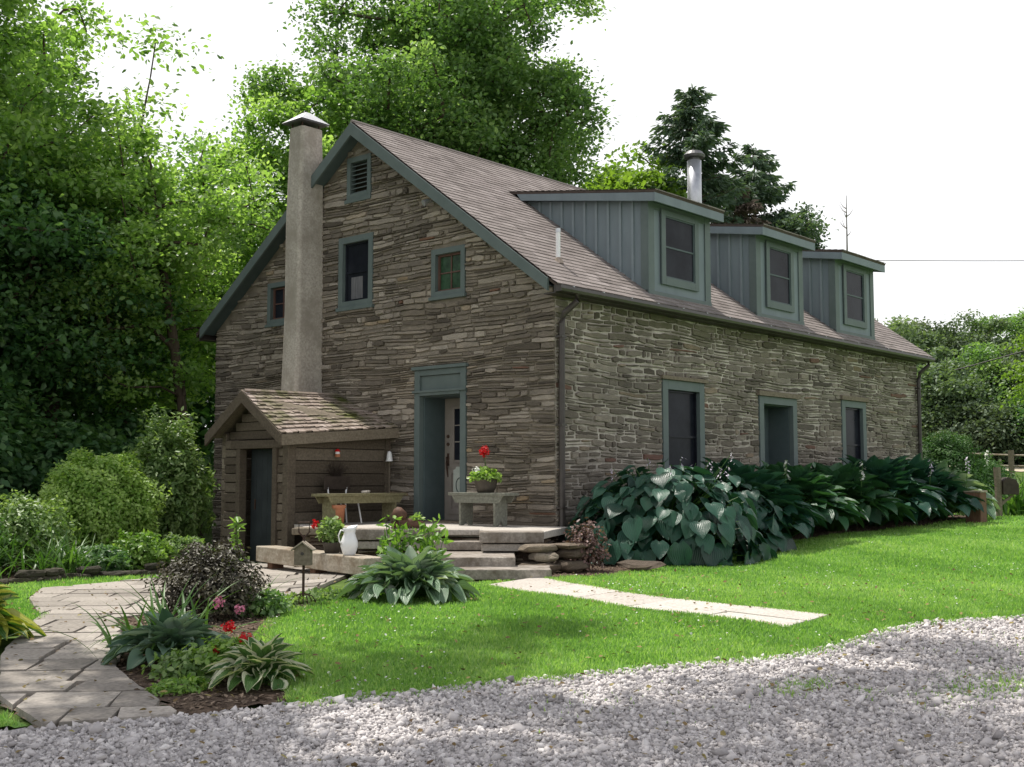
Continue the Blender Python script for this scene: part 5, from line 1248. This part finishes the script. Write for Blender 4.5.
# trees over the roof on the right
tree('bright_tree', 'small yellow-green tree showing above the roof beside the big maple', (20.6, 15.0), (20.6, 15.0, 9.0), (3.2, 3.0, 3.1), 90, 260, .24, .9, 'locust', 240, .2, gaps=3, tone0=.6)
tree('bright_tree', 'yellow-green leafy top just left of the metal flue', (23.3, 14.9), (23.3, 14.9, 10.4), (2.2, 2.4, 3.2), 60, 260, .24, .8, 'locust', 241, .2, gaps=2, tone0=.6)
def conifer(name, label, x, y, H, Rb, seed, mat='needle', dens=1.0, top_gap=.0, cut=None, group=None, lo=.15):
    rng = np.random.default_rng(seed); z0 = T(x, y); t = thing(name, label, 'tree', (x, y, z0), 0, group)
    mb = MB(); mb.tube([(0, 0, -.3), (0, 0, H*.5), (0, 0, H*.99)], [H*.016, H*.009, .02], 7)
    P = []; D = []; U = []
    nw = int(H*2.1*dens)
    for k in range(nw):
        h = H*(lo+(.985-lo)*k/(nw-1)); f = 1-(h/H); Lb = Rb*(f**.75)*1.15+.12
        for b in range(rng.integers(4, 7)):
            az = rng.uniform(0, 6.28); l = Lb*rng.uniform(.55, 1.15); dr = .25+.35*(1-h/H); up0 = rng.uniform(.0, .3)*(h/H)*1.6
            ns = max(4, int(l/.11)); tt = np.linspace(.08, 1, ns)
            xx = np.cos(az)*l*tt; yy = np.sin(az)*l*tt; zz = h+l*(up0*tt-dr*tt**2*.6+.15*tt**4)
            mb.tube([(0, 0, h), (xx[ns//2], yy[ns//2], zz[ns//2]), (xx[-1], yy[-1], zz[-1])], [.03, .02, .006], 4, cap=False)
            for q in range(11):
                j = rng.integers(0, ns, ns); side = rng.choice([-1, 1], ns)*rng.uniform(.3, 1.1, ns); out_ = np.stack([np.cos(az+side), np.sin(az+side), -.25-rng.random(ns)*.6], 1)
                sl = (.22+.30*(1-tt[j]))*min(1, l/1.2)
                P.append(np.stack([xx[j], yy[j], zz[j]], 1)+out_*sl[:, None]*rng.uniform(0, .9, (ns, 1))+rng.normal(0, .03, (ns, 3))); D.append(out_)
    P = np.vstack(P); D = norm(np.vstack(D)+rng.normal(0, .3, P.shape)); nr = norm(np.cross(D, rng.normal(size=P.shape))); sd = np.cross(nr, D)
    sz = rng.uniform(.18, .40, len(P))[:, None]
    V, F = stamp(LEAF_V*[1, .5, .5], LEAF_F, P, D*sz, sd*sz, nr*sz)
    tn = np.repeat(np.clip(rng.normal(.45, .2, len(P)), 0, 1), len(LEAF_V))
    mb.build('trunk', M['bark'], t); npmesh('crown', V, F, M[mat], t, tone=tn); return t
conifer('spruce', 'tall dark spruce directly behind the metal flue', 24.4, 13.0, 16.0, 5.0, 250, dens=1.35)
conifer('spruce', 'shorter spruce with an uneven top right of the flue', 28.6, 12.6, 14.4, 5.0, 251, dens=1.35)
conifer('spruce', 'half bare brownish conifer between the two green spruces', 26.4, 12.2, 12.2, 4.4, 252, mat='drytwig', dens=.7)
tree('leaning_pine', 'loose dark pine branches reaching right beside the far dormer', (28.8, 11.4), (28.6, 10.9, 10.5), (1.3, 1.4, 1.6), 34, 260, .17, .5, 'needle', 253, .14, gaps=2, tone0=.45, flat=.7)
bare = thing('bare_tree', 'thin leafless dead tree top against the sky right of the far dormer', 'tree', (34.6, 11.4, T(34.6, 11.4))); mb = MB(); g = random.Random(8)
mb.tube([(0, 0, -.3), (.1, 0, 6), (0, 0, 10), (.05, 0, 13.2)], [.12, .08, .05, .015], 6)
for i in range(26):
    h = g.uniform(5, 12.6); a = g.uniform(0, 6.28); l = g.uniform(.5, 2.2)*(1-h/16); mb.tube([(0, 0, h), (math.cos(a)*l*.5, math.sin(a)*l*.5, h+l*.35), (math.cos(a)*l, math.sin(a)*l, h+l*1.1)], [.03, .018, .006], 4, cap=False)
mb.build('trunk', M['barkgrey'], bare)
for i, (l, s_, h) in enumerate([(20.5, 60, 10.5), (21.8, 62, 9)]): pass

# right hand far tree line
rg = 'trees lining the far side of the field'
RT = [(28.6, 88, 10.2, 4.6, 'farleaf', 'green tree at the left end of the far line behind the house corner'), (31.8, 92, 10.2, 4.4, 'greyleaf', 'grey-green tree in the far line right of the house corner'), (35.0, 95, 10.2, 4.2, 'farleaf', 'dark green tree in the middle of the far line'),
      (38.5, 96, 10.8, 4.4, 'farleaf', 'fresh green rounded tree in the far line'), (33.4, 82, 7.6, 3.6, 'maple', 'low dark tree in front of the far line'), (36.4, 80, 8.6, 3.4, 'greyleaf', 'silvery willow-like tree in front of the far line'), (30.0, 80, 7.2, 3.4, 'farleaf', 'low bright tree near the far fence end'),
      (42.0, 97, 12.2, 4.4, 'maple', 'tallest dark tree near the right picture edge'), (45.8, 98, 12.8, 4.4, 'mapled', 'very dark tree at the right picture edge'), (34.5, 77, 4.2, 3.0, 'mapled', 'low shrubby tree behind the fence post'), (37.8, 78, 4.6, 3.0, 'mapled', 'low shrubby tree right of the fence post'), (31, 77, 4.0, 2.8, 'greyleaf', 'low grey shrubby tree behind the yew')]
for i, (l, s_, h, r_, m, lab) in enumerate(RT):
    x, y = LS(l, s_); g0 = T(x, y)
    tree('field_tree', lab, (x, y), (x, y, g0+h*.52), (r_, r_, h*.5), 95, 420, .27, 1.3, m, 260+i, .25, rg, gaps=1, tone0=.5)
x, y = LS(28.8, 60); tree('lime_tree', 'bright lime-green tree leaning in at the right picture edge', (x, y), (x, y, T(x, y)+6.6), (2.7, 2.7, 3.0), 80, 330, .21, .85, 'locust', 280, .2, gaps=2, tone0=.7)
rng = np.random.default_rng(301); n = 130000
l = rng.uniform(14, 66, n); s_ = 104+rng.normal(0, 3, n)-.12*(l-26); xy = np.stack([CX+HX*s_+HY*l, CY+HY*s_-HX*l], 1)
P = np.stack([xy[:, 0], xy[:, 1], TT(xy[:, 0], xy[:, 1])+rng.random(n)**.85*(7.2+1.2*np.sin(l*.9)+1.2*np.sin(l*2.3))-.3], 1)
V, F, tn = leaves(P, .48, np.clip(.45+.25*np.sin(l*1.3+P[:, 2])+rng.normal(0, .15, n), 0, 1), rng)
o = npmesh('far_woodland', V, F, M['farleaf'], None, tone=tn); tag(o, 'distant woodland closing the far side of the field', 'woodland', kind='stuff')

# tree overhead on the left, whose crown shades drive, patio and lawn
tree('driveway_maple', 'maple left of the driveway spreading high over the patio', (-14.5, 2.5), (-12.0, .2, 12.8), (4.4, 4.0, 1.9), 62, 210, .20, .7, 'maple', 290, .32, gaps=9, tone0=.5, extra=[(-8.0, -1.9, 12.9), (-8.9, -2.4, 13.2), (-7.2, -2.2, 12.6), (-7.0, .7, 12.7), (-7.9, .4, 13.0), (-6.2, .8, 12.6), (-8.6, -.8, 12.8), (-5.6, -3.0, 12.8), (-4.9, -2.2, 12.9), (-7.4, -3.0, 12.9), (-8.4, -3.2, 12.7), (-7.6, -2.9, 13.0), (-9.6, -2.9, 13.0), (-10.4, -2.4, 13.2), (-6.3, -2.4, 12.7), (-11.3, -2.9, 13.1)], trunk_top=(-12.5, 1.8, 12.2))

# ------------------------------------------------------------------ grass
def grass_points(rng, n, poly, srange, lrange_k, excl):
    s_ = rng.uniform(srange[0]**.5, srange[1]**.5, n)**2; l = rng.uniform(-1, 1, n)*(lrange_k*s_+2.2)
    x, y = CX+HX*s_+HY*l, CY+HY*s_-HX*l
    wob = .06*np.sin(x*5.1+1)*np.cos(y*4.3)+.04*np.sin(x*13+y*9)
    ok = inpoly(x+wob, y+wob, poly)
    for e in excl: ok &= ~inpoly(x, y, e)
    return x[ok], y[ok], s_[ok]
PATHP = U_+L_[::-1]
rng = np.random.default_rng(400); GX = []; GY = []; GS = []
for poly, n, sr in ((LAWN, 520000, (6.5, 13)), (LAWN, 390000, (13, 24)), (LAWN, 150000, (24, 46)), (LAWN_LEFT, 200000, (6, 12)), (STRIP, 330000, (8, 17))):
    x, y, s_ = grass_points(rng, n, poly, sr, .48, [PATHP]); GX.append(x); GY.append(y); GS.append(s_)
# stray tufts in the gravel
for (cx, cy, rx_, ry_, n) in ((-7.05, -7.9, .25, .09, 420), (-6.3, -8.75, .55, .15, 800), (-5.9, -9.2, .5, .2, 700), (-6.9, -8.3, .1, .06, 60), (-8.3, -7.2, .5, .3, 90), (-4.5, -8.6, .8, .4, 160)):
    x = cx+rng.normal(0, 1, n)*rx_*.7; y = cy+rng.normal(0, 1, n)*ry_; GX.append(x); GY.append(y); GS.append(np.full(n, 8.0))
# ragged fringe along the gravel edge
E_ = np.array(GRAVEL_EDGE); seg = rng.integers(4, 14, 9000); t_ = rng.random(9000)[:, None]; q = E_[seg]*(1-t_)+E_[seg+1]*t_+rng.normal(0, .085, (9000, 2)); GX.append(q[:, 0]); GY.append(q[:, 1]); GS.append(np.full(9000, 9.0))
for EP in (U_, L_):
    E2 = np.array(EP); sg = rng.integers(0, 5, 3500); t2 = rng.random(3500)[:, None]; q = E2[sg]*(1-t2)+E2[sg+1]*t2+rng.normal(0, .035, (3500, 2)); GX.append(q[:, 0]); GY.append(q[:, 1]); GS.append(np.full(3500, 12.0))
X = np.concatenate(GX); Y = np.concatenate(GY); S = np.concatenate(GS); n = len(X)
hgt = (.030+.0006*S)*rng.uniform(.5, 1.35, n)*(1+.25*np.sin(X*2.3)*np.sin(Y*2.9)); wd = (.004+.00042*S)*rng.uniform(.7, 1.3, n)
az = rng.uniform(0, 6.283, n); ln = rng.uniform(.1, .9, n)*hgt; fa_ = az+rng.normal(1.57, .4, n)
b = np.stack([X, Y, TT(X, Y)+.002], 1); sd = np.stack([np.cos(fa_), np.sin(fa_), 0*X], 1)*wd[:, None]; tipv = np.stack([np.cos(az)*ln, np.sin(az)*ln, hgt], 1)
V = np.stack([b-sd, b+sd, b+tipv], 1).reshape(-1, 3); F = np.arange(3*n).reshape(-1, 3)
tn = np.clip(.42+.12*np.sin(X*.9+Y*.6)+.10*np.sin(X*3.1-Y*2.2)+.10*np.sin(X*7.7+2*np.sin(Y*3))*np.sin(Y*6.1)+rng.normal(0, .22, n), 0, 1)
o = npmesh('grass', V, F, M['grass'], None, tone=np.repeat(tn, 3)); tag(o, 'short bright green mown lawn grass', 'grass', kind='stuff')
print('grass', n)

# ------------------------------------------------------------------ gravel stones
phi = (1+5**.5)/2
OCT = np.array([(1, 0, 0), (-1, 0, 0), (0, 1, 0), (0, -1, 0), (.1, .1, 1), (0, 0, -1)], float); OCF = np.array([(0, 2, 4), (2, 1, 4), (1, 3, 4), (3, 0, 4), (2, 0, 5), (1, 2, 5), (3, 1, 5), (0, 3, 5)])
ICO = norm(np.array([(-1, phi, 0), (1, phi, 0), (-1, -phi, 0), (1, -phi, 0), (0, -1, phi), (0, 1, phi), (0, -1, -phi), (0, 1, -phi), (phi, 0, -1), (phi, 0, 1), (-phi, 0, -1), (-phi, 0, 1)], float))
ICF = np.array([(0, 11, 5), (0, 5, 1), (0, 1, 7), (0, 7, 10), (0, 10, 11), (1, 5, 9), (5, 11, 4), (11, 10, 2), (10, 7, 6), (7, 1, 8), (3, 9, 4), (3, 4, 2), (3, 2, 6), (3, 6, 8), (3, 8, 9), (4, 9, 5), (2, 4, 11), (6, 2, 10), (8, 6, 7), (9, 8, 1)])
rng = np.random.default_rng(500)
n = 640000; s_ = rng.uniform(4.6**.5, 13**.5, n)**2; keep = rng.random(n) < np.clip(1.25-.06*s_, .3, 1); s_ = s_[keep]; n = len(s_)
l = rng.uniform(-1, 1, n)*(.47*s_+1.5); X, Y = CX+HX*s_+HY*l, CY+HY*s_-HX*l
ok = inpoly(X, Y, gravel_poly); X, Y, s_ = X[ok], Y[ok], s_[ok]; n = len(X)
# a few strays on flags and lawn edge
sz = rng.lognormal(math.log(.0074), .42, n)*(1+.025*s_)
P = np.stack([X, Y, TT(X, Y)+.006+sz*rng.uniform(.05, .9, n)], 1)
a = norm(rng.normal(size=(n, 3))*[1, 1, .35]); b = norm(np.cross(a, rng.normal(size=(n, 3))*[.4, .4, 1])); c = np.cross(a, b)
v = rng.integers(0, 5, n); Vall = []; Fall = []; Tall = []; off = 0
tone = np.clip(rng.normal(.55, .24, n), 0, 1)
for k in range(5):
    TV = OCT*rng.uniform(.75, 1.25, (6, 1))+rng.normal(0, .18, (6, 3)); m = v == k
    V, F = stamp(TV, OCF, P[m], a[m]*(sz[m]*rng.uniform(1, 1.6, m.sum()))[:, None], b[m]*(sz[m]*rng.uniform(.8, 1.2, m.sum()))[:, None], c[m]*(sz[m]*rng.uniform(.5, .9, m.sum()))[:, None])
    Vall.append(V); Fall.append(F+off); Tall.append(np.repeat(tone[m], 6)); off += len(V)
o = npmesh('gravel_stones', np.vstack(Vall), np.vstack(Fall), M['gravel'], None, tone=np.concatenate(Tall)); tag(o, 'loose grey and mauve gravel chips on the driveway', 'gravel', kind='stuff')
print('gravel', n)

# mulch chips and fallen bits on beds
rng = np.random.default_rng(600); PX = []
for poly, n in ((BED1, 9000), (BED2, 9000)):
    A = np.array(poly); x = rng.uniform(A[:, 0].min(), A[:, 0].max(), n); y = rng.uniform(A[:, 1].min(), A[:, 1].max(), n); k = inpoly(x, y, poly); PX.append(np.stack([x[k], y[k], TT(x[k], y[k])+.014], 1))
P = np.vstack(PX); n = len(P); V, F, tn = leaves(P, .05, rng.random(n), rng, up=2.0, asp=.7)
o = npmesh('mulch', V, F, surf('mulch_chips', (.10, .07, .05), (.22, .165, .12), 20, .9, .2, 0, tonemix=[(0, (.05, .035, .025)), (1, (.30, .23, .17))]), None, tone=tn); tag(o, 'brown bark mulch chips on the flower beds', 'mulch', kind='stuff')

# clover heads on the lawn and a litter of small fallen leaves
rng = np.random.default_rng(700)
x, y, s_ = grass_points(rng, 5200, LAWN, (7, 22), .48, [PATHP]); k = (np.sin(x*1.7+1)*np.sin(y*1.3)+rng.normal(0, .3, len(x))) > .15; x, y = x[k], y[k]
V, F, tn = leaves(np.stack([x, y, TT(x, y)+.035], 1), .022, rng.random(len(x)), rng, up=1.5, asp=1.6); tag(npmesh('clover', V, F, M['whitep'], None, tone=tn), 'tiny white clover heads scattered in the lawn', 'clover', kind='stuff')
s_ = rng.uniform(5, 16, 1500); l = rng.uniform(-.5, .5, 1500)*s_; x, y = CX+HX*s_+HY*l, CY+HY*s_-HX*l
V, F, tn = leaves(np.stack([x, y, TT(x, y)+.045], 1), .045, rng.random(len(x)), rng, up=1.8, asp=1.0); tag(npmesh('fallen_leaves', V, F, M['litter'], None, tone=tn), 'small dry fallen leaves scattered over drive, flags and lawn', 'fallen leaves', kind='stuff')

# ------------------------------------------------------------------ light, sky, camera
EL, AZ = R(66), R(88)                       # sun height; azimuth counter-clockwise from +X
sun = bpy.data.lights.new('sun', 'SUN'); sun.energy = 5.0; sun.angle = R(.55); sun.color = (1, .955, .88)
so = bpy.data.objects.new('sun', sun); COL.objects.link(so)
dirv = Vector((math.cos(EL)*math.cos(AZ), math.cos(EL)*math.sin(AZ), math.sin(EL)))
so.rotation_euler = dirv.to_track_quat('Z', 'Y').to_euler(); so.location = (0, 0, 40)
w = bpy.data.worlds.new('World'); bpy.context.scene.world = w; w.use_nodes = True; nt = w.node_tree
bg = nt.nodes['Background']; sky = nt.nodes.new('ShaderNodeTexSky'); sky.sky_type = 'NISHITA'; sky.sun_disc = False
sky.sun_elevation = EL; sky.sun_rotation = math.pi/2-AZ; sky.dust_density = 4; sky.air_density = 1.0
mx = nt.nodes.new('ShaderNodeMix'); mx.data_type = 'RGBA'; mx.inputs[0].default_value = .75
tcw = nt.nodes.new('ShaderNodeTexCoord'); sx = nt.nodes.new('ShaderNodeSeparateXYZ'); nt.links.new(tcw.outputs['Generated'], sx.inputs[0])
mr = nt.nodes.new('ShaderNodeMapRange'); mr.interpolation_type = 'SMOOTHSTEP'; mr.inputs[1].default_value = .40; mr.inputs[2].default_value = .80; mr.inputs[3].default_value = .92; mr.inputs[4].default_value = .10
nt.links.new(sx.outputs[2], mr.inputs[0]); nt.links.new(mr.outputs[0], mx.inputs[0])
nt.links.new(sky.outputs[0], mx.inputs[6]); mx.inputs[7].default_value = (11.0, 11.0, 11.15, 1)      # bright haze over the sky
nt.links.new(mx.outputs[2], bg.inputs[0]); bg.inputs[1].default_value = .115
cam = bpy.data.cameras.new('camera'); co = bpy.data.objects.new('camera', cam); COL.objects.link(co)
co.location = (CX, CY, CZ); pitch = math.atan(96.5/1175)
co.rotation_euler = (math.pi/2+pitch, 0, A0-math.pi/2)
cam.sensor_width = 36; cam.lens = 1175/1024*36; cam.clip_end = 2000; cam.clip_start = .1
sc = bpy.context.scene; sc.camera = co
sc.view_settings.view_transform = 'Standard'; sc.view_settings.look = 'None'; sc.view_settings.exposure = 0
sc.render.engine = 'CYCLES'
sc.cycles.max_bounces = 6; sc.cycles.diffuse_bounces = 3; sc.cycles.transmission_bounces = 4; sc.cycles.use_denoising = True
